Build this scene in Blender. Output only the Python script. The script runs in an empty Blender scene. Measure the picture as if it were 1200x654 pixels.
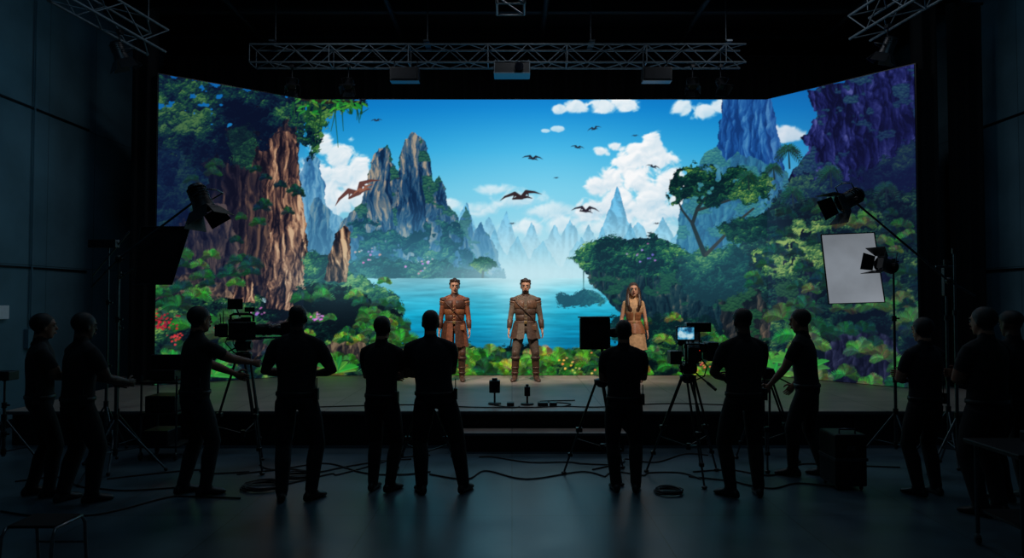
import bpy, bmesh, math, random
import numpy as np
from mathutils import Vector, Matrix
random.seed(3)
V=Vector
sc=bpy.context.scene
sc.view_settings.view_transform='Standard'
COL=sc.collection

# ------------------------------------------------------------------ materials
def lin(c):
    o=[]
    for k in c[:3]:
        k=k/255.0
        o.append(k/12.92 if k<=0.04045 else ((k+0.055)/1.055)**2.4)
    return tuple(o)+(1.0,)
def mat(name,col,rough=.6,metal=0.0,var=.25,scale=18,bump=0.0,emit=0,spec=.5,trans=0):
    m=bpy.data.materials.new(name); m.use_nodes=True
    nt=m.node_tree; bs=nt.nodes['Principled BSDF']
    c=lin(col)
    bs.inputs['Roughness'].default_value=rough
    bs.inputs['Metallic'].default_value=metal
    bs.inputs['Specular IOR Level'].default_value=spec
    tc=nt.nodes.new('ShaderNodeTexCoord'); nz=nt.nodes.new('ShaderNodeTexNoise')
    nz.inputs['Scale'].default_value=scale; nz.inputs['Detail'].default_value=5
    nt.links.new(tc.outputs['Object'],nz.inputs['Vector'])
    rp=nt.nodes.new('ShaderNodeValToRGB')
    rp.color_ramp.elements[0].position=.3; rp.color_ramp.elements[1].position=.7
    rp.color_ramp.elements[0].color=tuple(k*(1-var) for k in c[:3])+(1,)
    rp.color_ramp.elements[1].color=tuple(min(1,k*(1+var)) for k in c[:3])+(1,)
    nt.links.new(nz.outputs['Fac'],rp.inputs['Fac'])
    nt.links.new(rp.outputs['Color'],bs.inputs['Base Color'])
    if bump:
        bp=nt.nodes.new('ShaderNodeBump'); bp.inputs['Strength'].default_value=bump; bp.inputs['Distance'].default_value=.01
        nt.links.new(nz.outputs['Fac'],bp.inputs['Height']); nt.links.new(bp.outputs['Normal'],bs.inputs['Normal'])
    if emit:
        nt.links.new(rp.outputs['Color'],bs.inputs['Emission Color']); bs.inputs['Emission Strength'].default_value=emit
    return m
M_black=mat('black_painted_metal',(22,24,28),.45,.3)
M_plas=mat('black_plastic',(15,16,18),.4)
M_cloth=mat('black_fabric',(10,11,14),.95,var=.3,scale=40)
M_steel=mat('brushed_steel',(120,125,130),.3,.9)
M_dsteel=mat('dark_steel',(78,86,92),.38,.8)
M_truss=mat('truss_aluminium',(84,96,104),.5,.3)
M_rub=mat('rubber_cable',(8,8,9),.6)
M_glass=mat('lens_glass',(10,14,22),.08,0)
M_diff=mat('softbox_cloth',(176,184,194),.8,var=.22,scale=1.6,emit=.42)
M_white=mat('white_label',(230,235,240),.6,var=.05)

# ------------------------------------------------------------------ mesh builder
class B:
    def __init__(s): s.v=[];s.f=[];s.m=[];s.s=[];s.M=Matrix.Identity(4)
    def add(s,vs,fs,m=0,sm=False):
        o=len(s.v); M=s.M
        s.v+=[tuple(M@V(v)) for v in vs]; s.f+=[tuple(i+o for i in f) for f in fs]
        s.m+=[m]*len(fs); s.s+=[sm]*len(fs)
    def box(s,c,size,m=0,rot=None,bev=0.0):
        bm=bmesh.new(); bmesh.ops.create_cube(bm,size=1)
        for v in bm.verts: v.co=V((v.co.x*size[0],v.co.y*size[1],v.co.z*size[2]))
        if bev: bmesh.ops.bevel(bm,geom=bm.edges[:],offset=bev,segments=2,affect='EDGES',profile=.6)
        R=rot if rot is not None else Matrix.Identity(3)
        c=V(c); bm.verts.ensure_lookup_table()
        vs=[R@v.co+c for v in bm.verts]; fs=[[v.index for v in f.verts] for f in bm.faces]
        bm.free(); s.add(vs,fs,m)
    def rings(s,R,m=0,sm=True,caps=True):
        n=len(R[0]); vs=[p for r in R for p in r]; fs=[]
        for i in range(len(R)-1):
            for j in range(n):
                k=(j+1)%n; fs.append((i*n+j,i*n+k,(i+1)*n+k,(i+1)*n+j))
        s.add(vs,fs,m,sm)
        if caps:
            s.add(R[0],[tuple(range(n-1,-1,-1))],m); s.add(R[-1],[tuple(range(n))],m)
    def tube(s,pts,r,m=0,n=8,caps=True,flat=None):
        P=[V(p) for p in pts]; rr=r if isinstance(r,(list,tuple)) else [r]*len(P)
        R=[]; T=(P[1]-P[0]).normalized()
        a=T.cross(V((0,0,1)))
        if a.length<.05: a=T.cross(V((0,1,0)))
        a.normalize()
        for i,p in enumerate(P):
            t=(P[min(i+1,len(P)-1)]-P[max(i-1,0)])
            if t.length<1e-6: t=T
            t=t.normalized(); a=(a-t*a.dot(t))
            if a.length<1e-4: a=t.orthogonal()
            a.normalize(); b=t.cross(a)
            R.append([p+(a*math.cos(2*math.pi*j/n)+b*math.sin(2*math.pi*j/n))*rr[i] for j in range(n)])
        s.rings(R,m,True,caps)
    def loft(s,rg,m=0,n=20,X=V((1,0,0)),Y=V((0,1,0)),caps=True,wave=0,wn=8):
        R=[]
        for it in rg:
            c,rx,ry=V(it[0]),it[1],it[2]
            x=it[3] if len(it)>3 else X; y=it[4] if len(it)>4 else Y
            w=wave*(len(R)/max(1,len(rg)-1))
            R.append([c+x*(rx*(1+w*math.sin(wn*2*math.pi*j/n)))*math.cos(2*math.pi*j/n)+y*(ry*(1+w*math.sin(wn*2*math.pi*j/n)))*math.sin(2*math.pi*j/n) for j in range(n)])
        s.rings(R,m,True,caps)
    def ball(s,c,r,m=0,n=12,rot=None):
        if not isinstance(r,(tuple,list)): r=(r,r,r)
        c=V(c); R=[]
        for i in range(1,n//2+3):
            a=math.pi*i/(n//2+3)
            row=[]
            for j in range(n):
                p=V((r[0]*math.sin(a)*math.cos(2*math.pi*j/n),r[1]*math.sin(a)*math.sin(2*math.pi*j/n),-r[2]*math.cos(a)))
                if rot is not None: p=rot@p
                row.append(c+p)
            R.append(row)
        s.rings(R,m,True,True)
    def obj(s,name,mats,parent=None):
        me=bpy.data.meshes.new(name); me.from_pydata(s.v,[],s.f)
        for k in mats: me.materials.append(k)
        me.polygons.foreach_set('material_index',s.m); me.polygons.foreach_set('use_smooth',s.s)
        me.validate(); me.update()
        o=bpy.data.objects.new(name,me); COL.objects.link(o)
        if parent: o.parent=parent
        return o
def frame(pos,d,up=V((0,0,1))):
    z=V(d).normalized(); x=up.cross(z)
    if x.length<1e-3: x=V((1,0,0))
    x.normalize(); y=z.cross(x)
    return Matrix(((x.x,y.x,z.x,pos[0]),(x.y,y.y,z.y,pos[1]),(x.z,y.z,z.z,pos[2]),(0,0,0,1)))

# ------------------------------------------------------------------ LED wall picture (painted procedurally into a colour attribute)
S=2; X0,X1,Y0,Y1=172,1088,66,466
Wc,Hc=(X1-X0)*S,(Y1-Y0)*S
GX,GY=np.meshgrid((X0+(np.arange(Wc)+.5)/S).astype('f4'),(Y0+(np.arange(Hc)+.5)/S).astype('f4'))
img=np.zeros((Hc,Wc,3),'f4')
_lat={}
def vn(x,y,seed):
    if seed not in _lat: _lat[seed]=np.random.default_rng(seed).random((256,256)).astype('f4')
    r=_lat[seed]; xi=np.floor(x).astype(np.int32); yi=np.floor(y).astype(np.int32)
    fx=x-xi; fy=y-yi; fx=fx*fx*(3-2*fx); fy=fy*fy*(3-2*fy)
    xa=xi&255; xb=(xi+1)&255; ya=yi&255; yb=(yi+1)&255
    return (r[ya,xa]*(1-fx)+r[ya,xb]*fx)*(1-fy)+(r[yb,xa]*(1-fx)+r[yb,xb]*fx)*fy
def fbm(x,y,seed,o=4,ridge=False):
    t=0;a=.5;s=0
    for i in range(o):
        n=vn(x,y,seed+i*17)
        if ridge: n=1-np.abs(2*n-1)
        t=t+a*n; s+=a; a*=.55; x=x*2.03+7.1; y=y*2.03+3.7
    return t/s
def ss(a,b,x):
    t=np.clip((x-a)/(b-a),0,1); return t*t*(3-2*t)
def ramp(v,cols):
    n=len(cols)-1; t=np.clip(v,0,.9999)*n; i=t.astype(int); f=(t-i)[...,None]; C=np.array(cols,'f4')/255
    return C[i]*(1-f)+C[i+1]*f
def region(pts,pad=14):
    xs=[p[0] for p in pts]; ys=[p[1] for p in pts]
    a=max(0,int((min(xs)-pad-X0)*S)); b=min(Wc,int((max(xs)+pad-X0)*S)); c=max(0,int((min(ys)-pad-Y0)*S)); d=min(Hc,int((max(ys)+pad-Y0)*S))
    return (slice(c,d),slice(a,b))
def inside(pts,x,y):
    m=np.zeros(x.shape,bool)
    for i in range(len(pts)):
        x1,y1=pts[i-1]; x2,y2=pts[i]
        if y1==y2: continue
        m^=((y1>y)!=(y2>y))&(x<(x2-x1)*(y-y1)/(y2-y1)+x1)
    return m
def worley(x,y,seed):
    if seed not in _lat: _lat[seed]=np.random.default_rng(seed).random((256,256)).astype('f4')
    if -seed-1 not in _lat: _lat[-seed-1]=np.random.default_rng(seed+999).random((256,256)).astype('f4')
    A=_lat[seed];Bq=_lat[-seed-1]
    xi=np.floor(x).astype(np.int32); yi=np.floor(y).astype(np.int32)
    best=np.full(x.shape,9.,'f4'); bx=np.zeros(x.shape,'f4'); by=bx.copy(); idn=bx.copy()
    for dy in (-1,0,1):
        for dx in (-1,0,1):
            cx=xi+dx; cy=yi+dy; jx=A[cy&255,cx&255]; jy=Bq[cy&255,cx&255]
            ex=x-(cx+jx); ey=y-(cy+jy); d=ex*ex+ey*ey; k=d<best
            best=np.where(k,d,best); bx=np.where(k,ex,bx); by=np.where(k,ey,by); idn=np.where(k,jx,idn)
    return np.sqrt(best),bx,by,idn
def put(sl,m,col,haze=None,hz=0):
    if haze is not None:
        h=hz(GX[sl],GY[sl])[...,None] if callable(hz) else hz
        col=col*(1-h)+np.array(haze,'f4')/255*h
    a=m.astype('f4')[...,None]
    img[sl]=img[sl]*(1-a)+col*a
def rock(pts,cols,seed,fx=.05,fy=.03,warp=5,k=4.,haze=None,hz=0,green=None,gt=.56,lx=-2.5,ly=-1.5,side=0.):
    sl=region(pts); x,y=GX[sl],GY[sl]
    wx=x+(fbm(x*.06,y*.06,seed+1)-.5)*2*warp+(fbm(x*.3,y*.3,seed+3,2)-.5)*2.5
    wy=y+(fbm(x*.07,y*.07,seed+2)-.5)*2*warp+(fbm(x*.3,y*.3,seed+4,2)-.5)*2.5
    m=inside(pts,wx,wy)
    qx=x+(fbm(x*.05,y*.03,seed+21,3)-.5)*14; qy=y+(fbm(x*.05,y*.04,seed+22,3)-.5)*22
    n=fbm(qx*fx*1.5,qy*fy*1.3,seed+5,6); n2=fbm((qx+lx)*fx*1.5,(qy+ly)*fy*1.3,seed+5,6)
    c1,bx1,by1,id1=worley(qx*fx*1.7,qy*fy*1.2,seed+25)
    c2,bx2,by2,id2=worley(qx*fx*4.2+2,qy*fy*3.4+4,seed+27)
    xs=[p[0] for p in pts]; u=(x-min(xs))/(max(xs)-min(xs)+1)-.5
    sg=1 if lx>0 else -1
    v=.42+(n-n2)*k*.5+(fbm(x*.02,y*.02,seed+9,3)-.5)*1.0+(n-.5)*.5+sg*bx1*.42+(id1-.5)*.22+sg*bx2*.22-by2*.14+(id2-.5)*.2+side*u
    v=v-ss(.55,.95,c1)*.22
    col=ramp(v,cols)
    if green:
        g=fbm(x*.05,y*.07,seed+11,4); gm=ss(gt,gt+.05,g)[...,None]
        d,dx,dy,_=worley(x/3.5,y/3,seed+12)
        col=col*(1-gm)+ramp(.5-dy*.6-d*.3+(g-.5),green)*gm
    put(sl,m,col,haze,hz)
def foliage(pts,cols,seed,cell=12,leaf=3.2,warp=9,haze=None,hz=0,gaps=0,bright=0.):
    sl=region(pts,18); x,y=GX[sl],GY[sl]
    qx=x+(fbm(x*.1,y*.1,seed+51,3)-.5)*12; qy=y+(fbm(x*.1,y*.1,seed+52,3)-.5)*12
    d,dx,dy,idn=worley(qx/cell,qy/(cell*.7),seed)
    d2,dx2,dy2,id2=worley(qx/leaf+3,qy/(leaf*.7)+5,seed+31)
    d3,dx3,dy3,id3=worley(x/(leaf*.55)+1,y/(leaf*.4)+9,seed+33)
    wx=x+(fbm(x*.08,y*.08,seed+1)-.5)*2*warp+dx2*leaf*.9
    wy=y+(fbm(x*.08,y*.08,seed+2)-.5)*2*warp+dy2*leaf*.9+d*4-2
    m=inside(pts,wx,wy)
    if gaps: m&=fbm(x*.09,y*.09,seed+8,3)<(1-gaps)
    v=.28+bright-dy*.32-dx*.14-d*.10-dy2*.22+(id2-.5)*.34+(id3-.5)*.34-dy3*.16+(idn-.5)*.22+(fbm(x*.018,y*.022,seed+4,3)-.5)*1.6+(fbm(x*.06,y*.08,seed+6,3)-.5)*.8
    put(sl,m,ramp(v,cols),haze,hz)
def stroke(x0,y0,x1,y1,w0,w1,col,al=1.):
    p=max(w0,w1)+1
    a=max(0,int((min(x0,x1)-p-X0)*S)); b=min(Wc,int((max(x0,x1)+p-X0)*S)+1); c=max(0,int((min(y0,y1)-p-Y0)*S)); d=min(Hc,int((max(y0,y1)+p-Y0)*S)+1)
    if b<=a or d<=c: return
    x=GX[c:d,a:b]; y=GY[c:d,a:b]; ex,ey=x1-x0,y1-y0; q=ex*ex+ey*ey+1e-6
    t=np.clip(((x-x0)*ex+(y-y0)*ey)/q,0,1)
    ds=np.hypot(x-x0-ex*t,y-y0-ey*t); w=w0+(w1-w0)*t
    al=np.clip((w-ds)*S+.5,0,1)[...,None]*al
    img[c:d,a:b]=img[c:d,a:b]*(1-al)+np.array(col,'f4')/255*al
def spline(pts,w,col):
    for i in range(len(pts)-1):
        wi=w[i] if isinstance(w,list) else w; wj=w[i+1] if isinstance(w,list) else w
        stroke(*pts[i],*pts[i+1],wi,wj,col)
rr=random.Random(11)
def frond(x,y,ang,ln,col,droop=.5,lw=.7,n=14,ll=.28):
    pt=[]
    for i in range(n+1):
        t=i/n; pt.append((x+math.cos(ang)*ln*t,y-math.sin(ang)*ln*t+droop*ln*t*t))
    dk=[c*.55 for c in col]
    for i in range(1,n+1):
        (ax,ay),(bx,by)=pt[i-1],pt[i]; tx,ty=bx-ax,by-ay; q=math.hypot(tx,ty)+1e-6; tx/=q;ty/=q
        L=ln*ll*math.sin(math.pi*min(1,.18+.82*i/n))+.8
        for sgn in (1,-1):
            px,py=-ty*sgn,tx*sgn
            c=[min(255,k*(rr.uniform(.8,1.15) if (py<0) else rr.uniform(.45,.75))) for k in col]
            stroke(bx,by,bx+(px*.85+tx*.6)*L,by+(py*.85+ty*.6)*L+L*.15,lw,.25,c)
    for i in range(n): stroke(*pt[i],*pt[i+1],lw*.7,lw*.5,dk)
def fern(x,y,size,col,n=7,spread=1.25):
    for i in range(n):
        a=math.pi/2+spread*(2*(i+.5)/n-1)+rr.uniform(-.12,.12)
        f=rr.uniform(.75,1.15); c=[min(255,k*rr.uniform(.6,1.2)) for k in col]
        frond(x,y,a,size*f,c,droop=.35+.25*abs(math.cos(a)),n=max(7,int(size*.55)))
def leaf(x,y,ang,ln,w,col):
    n=6
    for i in range(n):
        t0,t1=i/n,(i+1)/n
        f=lambda t:(x+math.cos(ang)*ln*t,y-math.sin(ang)*ln*t+.35*ln*t*t)
        w0=w*math.sin(math.pi*(t0*.85+.12)); w1=w*math.sin(math.pi*min(1,t1*.85+.12))
        stroke(*f(t0),*f(t1),w0,w1,col)
    stroke(x,y,*f(1),.4,.3,[min(255,c*1.35) for c in col])
def cloud(puffs,seed,top=(248,249,250),bot=(150,195,222),al=1.,sharp=.4):
    pts=[(p[0]+sx*p[2],p[1]+sy*p[2]) for p in puffs for sx in(-1,1) for sy in (-1,1)]
    sl=region(pts,24); x,y=GX[sl],GY[sl]; d=np.full(x.shape,-9.,'f4'); lt=np.zeros(x.shape,'f4'); ws=np.full(x.shape,1e-4,'f4')
    for p in puffs:
        sy=p[3] if len(p)>3 else 1.
        q=1-np.hypot((x-p[0]),(y-p[1])/sy)/p[2]; d=np.maximum(d,q)
        w=np.exp(np.clip(q,-2,1)*5); lt+=w*(-(y-p[1])/(p[2]*sy)*.6-(x-p[0])/p[2]*.25); ws+=w
    wx=x+(fbm(x*.04,y*.04,seed+5,3)-.5)*24; wy=y+(fbm(x*.04,y*.04,seed+6,3)-.5)*24
    n=fbm(wx*.055,wy*.075,seed,6); n2=fbm((wx-3)*.055,(wy-4)*.075,seed,4)
    a=ss(.0,sharp,d+(n-.5)*1.25)*al
    v=np.clip(.64+lt/ws*.45+(n-n2)*.9+(fbm(x*.03,y*.04,seed+9,3)-.5)*.6,0,1)
    put(sl,a,ramp(v,[bot,((bot[0]+top[0])//2+12,(bot[1]+top[1])//2+5,(bot[2]+top[2])//2),top]))
def bird(x,y,s,col,tilt=0,wing=.5):
    c,sn=math.cos(tilt),math.sin(tilt)
    T=lambda u,v:(x+(u*c-v*sn)*s,y+(u*sn+v*c)*s)
    spline([T(-.5,.05),T(0,0),T(.45,.0),T(.75,.12)],[.06*s,.13*s,.07*s,.02*s],col)
    spline([T(0,0),T(-.35,-wing*.6),T(-1.,-wing*.25),T(-1.35,.1)],[.14*s,.12*s,.07*s,.01*s],col)
    spline([T(.1,0),T(.4,-wing*.7),T(.95,-wing*.55),T(1.4,-.1)],[.14*s,.12*s,.07*s,.01*s],col)
    spline([T(-.3,-wing*.5),T(-.5,.0)],[.1*s,.01*s],col); spline([T(.45,-wing*.6),T(.55,-.05)],[.1*s,.01*s],col)
def glow(cx,cy,rx,ry,col,a):
    g=np.exp(-((GX-cx)/rx)**2-((GY-cy)/ry)**2)[...,None]*a
    img[:]=img*(1-g)+np.array(col,'f4')/255*g
# sky
t=(GY-75)/250
img[:]=ramp(t,[(6,96,172),(14,126,200),(46,162,220),(104,194,228),(150,210,230),(182,220,232)])
img*= (1-.12*np.abs((GX-640)/460))[...,None]
glow(640,215,150,70,(150,212,236),.35)
cloud([(680,124,20,.5),(705,122,24,.5),(735,121,20,.45),(655,126,12,.5)],41,al=.95)
cloud([(805,124,18,.6),(826,128,20,.6),(845,122,16,.6)],43,al=.9)
cloud([(652,150,10,.4),(640,152,8,.4)],44,al=.7)
cloud([(578,222,26,.3),(610,235,40,.35),(560,245,30,.4),(640,246,40,.3),(520,238,30,.3)],47,al=.7,sharp=.7)
cloud([(766,166,16),(752,182,20),(775,186,22),(735,196,20),(718,208,20),(750,212,26),(785,212,24),(700,218,16),(765,240,32),(730,240,28),(800,240,26),(690,246,26,.6),(820,230,22),(705,176,13,.6),(722,170,12,.6)],49,bot=(132,184,216))
cloud([(660,262,40,.35),(700,268,50,.35),(760,272,60,.4),(620,266,40,.3)],50,al=.8,sharp=.7)
cloud([(378,168,18),(396,182,22),(420,192,18),(402,208,26),(370,205,26),(436,212,14),(425,226,22),(390,232,28),(450,240,20,.6)],53,bot=(140,190,218))
cloud([(925,156,18,.6),(905,150,12,.6)],54,al=.9)
# far ranges
def ridge(peaks,col1,col2,seed,base=335):
    x=GX;y=GY; xr=GX[:1]; acc=np.zeros((1,Wc),'f4')
    for (px,top,w) in peaks:
        u=np.abs(xr-px+(fbm(xr*.05+px,xr*0,seed,2)-.5)*8)/w
        acc=np.maximum(acc,(base-top)*np.exp(-u**1.25*.7))
    prof=base-acc-np.abs(fbm(xr*.16,xr*0,seed,5)-.5)*14
    wy=y+(fbm(x*.15,y*.12,seed+8,3)-.5)*6
    m=(wy>prof)&(y<base+2)&(x>340)&(x<900)
    n=fbm(x*.07,y*.05,seed+3,4,True)-fbm((x+3)*.07,(y-1)*.05,seed+3,4,True)
    v=ss(0,1,(y-215)/(base-215))
    c=ramp(v,[col1,col2])*(1+(np.clip(n,-.15,.15)*(1-v*.7))[...,None]*.9)
    put((slice(0,Hc),slice(0,Wc)),m,c)
ridge([(545,238,20),(572,254,18),(592,250,15),(622,262,18),(648,266,20),(668,260,16),(692,266,18),(724,218,23),(748,262,18),(778,256,20),(812,250,22)],(86,158,200),(176,216,228),61)
glow(640,300,200,26,(186,220,232),.4)
ridge([(553,258,16),(582,268,14),(604,276,14),(636,284,18),(680,280,18),(708,268,16),(738,262,16),(765,276,16),(800,262,20),(530,262,20)],(60,132,178),(150,206,224),67)
glow(630,316,190,26,(192,226,234),.6)
# hazy mid spires left
rock([(350,345),(350,205),(358,182),(366,176),(372,188),(378,214),(384,240),(392,250),(404,262),(410,345)],[(34,86,134),(60,120,162),(108,156,186)],71,haze=(130,185,210),hz=lambda x,y:np.clip((y-180)/200,.15,.7),fx=.08)
rock([(355,345),(360,262),(368,232),(375,230),(384,244),(390,270),(400,345)],[(24,66,104),(50,100,134),(100,130,144)],73,haze=(120,180,205),hz=lambda x,y:np.clip((y-220)/200,.1,.65),fx=.08)
# main mountain
mh=lambda x,y:np.clip((y-225)/130,.08,.6)
rock([(528,300),(538,262),(546,240),(551,250),(558,272),(566,258),(572,276),(584,296),(592,345),(520,345)],[(20,64,104),(44,90,130),(96,122,138)],77,haze=(120,184,210),hz=mh,green=[(18,60,68),(44,98,90)],gt=.5,fx=.08)
MM=[(6,28,58),(14,46,80),(28,66,98),(58,84,104),(98,102,106),(158,140,120)]
rock([(398,340),(396,266),(410,250),(424,238),(430,205),(440,178),(450,168),(459,176),(463,200),(468,188),(472,163),(482,154),(492,157),(500,168),(505,190),(508,215),(514,203),(519,214),(524,238),(536,256),(548,280),(560,306),(580,318),(590,345)],MM,81,fx=.07,fy=.03,k=4,haze=(96,168,204),hz=mh,green=[(8,40,52),(22,70,64),(60,110,74)],gt=.54,lx=3,side=-.25)
rock([(466,300),(466,200),(472,166),(482,156),(490,160),(492,200),(500,250),(506,310)],MM,82,fx=.08,fy=.025,k=4,haze=(96,168,204),hz=mh,lx=3,side=-.5,warp=3)
rock([(428,300),(430,208),(440,182),(450,172),(456,180),(458,230),(462,300)],MM,83,fx=.08,fy=.025,k=4,haze=(96,168,204),hz=mh,lx=3,side=-.5,warp=3)
foliage([(400,268),(420,252),(434,256),(452,270),(470,276),(500,270),(518,252),(530,266),(545,284),(560,310),(586,322),(594,348),(400,348)],[(8,44,62),(16,68,78),(38,102,86),(100,146,96)],85,cell=10,leaf=2.6,warp=14,haze=(110,180,206),hz=lambda x,y:np.clip((y-240)/170,.12,.5),gaps=.42)
foliage([(400,312),(430,300),(470,306),(520,304),(556,316),(590,330),(596,350),(400,352)],[(8,42,52),(16,70,74),(48,110,84),(114,160,100)],87,cell=9,leaf=2.6,warp=6,haze=(130,196,214),hz=.26)
foliage([(548,310),(560,300),(578,303),(584,314),(566,320)],[(10,50,48),(30,90,70),(110,150,80)],88,cell=7,leaf=2.4,warp=4)
spline([(566,318),(565,334)],[1.2,1.6],(30,50,50))
# water
sl=region([(430,326),(760,326),(760,425),(430,425)],0); x,y=GX[sl],GY[sl]
v=(y-326)/90
wc=ramp(v,[(150,212,224),(66,178,206),(16,150,184),(8,126,164),(6,104,142)])
rp=fbm(x*.03,y*.35,91,4); wc=wc*(1+(rp-.5)[...,None]*.45)
rf=np.exp(-((x-610)/34)**2)*np.clip(1-v*.85,0,1)*(.35+.5*rp); wc=wc*(1-rf[...,None])+np.array((200,230,236),'f4')/255*rf[...,None]
dk=np.exp(-((x-500)/60)**2)*np.clip(.5-v,0,.5)*.7; wc=wc*(1-dk[...,None])+np.array((10,74,96),'f4')/255*dk[...,None]
put(sl,(y>326+(fbm(x*.05,x*0,90,2)-.5)*2),wc)
glow(618,322,90,14,(196,228,236),.65)
foliage([(650,350),(656,341),(668,346),(684,338),(700,344),(712,352),(704,358),(655,358)],[(6,50,66),(20,84,90),(60,120,100)],93,cell=7,leaf=2.4,warp=4,haze=(90,170,190),hz=.2)
# right far cliffs
rock([(846,112),(905,112),(914,150),(922,222),(838,222),(838,185),(845,160)],[(8,38,90),(18,62,124),(38,90,148),(76,130,176)],101,fx=.075,fy=.025,warp=4,k=3,haze=(50,120,184),hz=.22)
rock([(812,206),(826,180),(842,172),(850,190),(866,178),(900,190),(926,200),(926,300),(790,300),(800,240)],[(12,44,80),(22,76,110),(58,116,134)],103,green=[(12,58,76),(28,88,90),(70,132,104)],gt=.47,haze=(90,164,200),hz=.3)
rock([(950,102),(968,96),(985,96),(1010,86),(1050,74),(1088,68),(1088,270),(925,270),(925,205),(936,195),(950,178),(944,160),(956,140)],[(6,8,34),(14,18,60),(28,34,88),(50,56,116),(84,90,150)],105,fx=.045,fy=.03,k=4,warp=8,green=[(10,28,60),(20,50,78),(44,86,92)],gt=.6,lx=2)
foliage([(905,245),(912,222),(935,206),(975,198),(1010,206),(1040,180),(1088,160),(1088,290),(905,290)],[(6,16,40),(10,34,52),(24,66,56),(70,114,64)],107,cell=14,leaf=3.4,warp=14,haze=(40,54,110),hz=.14,gaps=.2)
# right hill
rh=lambda x,y:np.clip((940-x)/420,0,.28)*np.clip((400-y)/120,.2,1)
foliage([(862,300),(880,268),(900,246),(940,232),(1000,226),(1088,214),(1088,466),(820,466),(812,420),(815,370),(835,330)],[(3,14,22),(6,26,32),(12,48,42),(36,84,50),(112,146,70)],109,cell=18,leaf=3.8,warp=12,haze=(96,170,196),hz=rh)
rock([(815,410),(822,362),(840,342),(870,334),(892,342),(905,372),(900,412)],[(8,16,24),(24,30,36),(54,52,50),(100,84,70)],111,k=3,green=[(8,38,34),(40,84,50)],gt=.5)
rock([(905,300),(930,282),(958,290),(966,330),(950,372),(912,362)],[(8,16,28),(18,30,40),(44,48,54),(84,76,70)],113,k=3,green=[(8,38,34),(44,88,50)],gt=.48)
rock([(975,300),(1010,280),(1046,300),(1050,350),(1010,368),(978,350)],[(8,14,30),(16,24,42),(34,40,58)],115,k=3,green=[(8,34,36),(34,74,48)],gt=.46)
rock([(962,440),(968,404),(990,388),(1020,384),(1048,398),(1062,430),(1058,452),(962,452)],[(6,10,22),(16,20,38),(34,38,60),(62,68,90)],117,fy=.04,k=3)
foliage([(880,300),(930,260),(1000,250),(1060,240),(1088,250),(1088,300),(1000,330),(900,340)],[(4,16,24),(10,38,38),(28,72,46),(76,120,58),(144,170,82)],118,cell=14,leaf=3.2,warp=14,gaps=.42,bright=.1)
# arch island
rock([(676,304),(800,300),(840,330),(850,420),(770,424),(746,404),(734,376),(716,352),(692,332)],[(4,20,34),(10,36,48),(26,52,58),(74,78,72)],121,k=3,fx=.06,fy=.045,green=[(8,44,46),(30,82,58)],gt=.55)
foliage([(668,302),(684,288),(708,276),(736,281),(762,274),(792,288),(812,300),(800,316),(770,324),(735,326),(700,320),(680,316)],[(4,30,40),(8,54,54),(24,86,58),(80,134,66),(146,178,88)],123,cell=11,leaf=3,warp=8,bright=.06)
for vx in range(684,792,9):
    stroke(vx,318,vx+rr.uniform(-3,3),318+rr.uniform(8,34),.7,.2,(12,56,48))
foliage([(790,300),(820,292),(860,288),(880,300),(870,345),(830,360),(800,340)],[(4,28,36),(8,48,50),(24,80,56),(94,138,72)],125,cell=10,leaf=3,warp=8,haze=(96,170,196),hz=.1)
foliage([(728,404),(744,376),(770,366),(800,372),(826,368),(850,392),(850,430),(728,430)],[(4,26,32),(10,52,46),(36,94,58),(116,160,82)],127,cell=11,leaf=3.2,warp=9)
foliage([(700,388),(716,370),(738,372),(748,396),(730,402)],[(5,38,46),(16,70,68),(50,108,80)],128,cell=8,leaf=3,warp=6)
# umbrella tree
spline([(826,298),(818,278),(812,262),(818,244),(830,228)],[3.2,2.6,2.2,2.0,1.4],(26,38,42))
spline([(812,262),(800,246),(794,232)],[1.6,1.3,.8],(30,40,44)); spline([(818,246),(850,236),(880,226)],[1.8,1.5,.8],(34,42,44))
spline([(828,298),(846,280),(862,262),(884,244)],[2.2,1.8,1.6,1.2],(44,46,46))
foliage([(782,216),(794,200),(815,190),(842,198),(870,192),(902,204),(918,220),(905,236),(880,240),(858,232),(838,242),(812,236),(790,234)],[(4,26,34),(8,46,44),(22,76,52),(84,124,60),(136,166,78)],131,cell=12,leaf=2.6,warp=12,gaps=.33)
foliage([(840,268),(862,252),(900,250),(915,268),(890,284),(852,284)],[(4,26,34),(8,46,46),(26,80,52),(104,140,64)],133,cell=11,leaf=3,warp=9,gaps=.2)
for (px,py,s_) in [(878,206,13),(926,176,17),(908,196,11),(975,200,15),(1040,220,16),(930,225,15)]:
    spline([(px,py),(px+1,py+s_*1.2)],[.8,1.1],(24,44,44))
    for i in range(9):
        frond(px,py,math.pi*(i/8)*1.2-.3,s_,(20+rr.random()*20,84,66),droop=.7,n=8,lw=.6)
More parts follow.
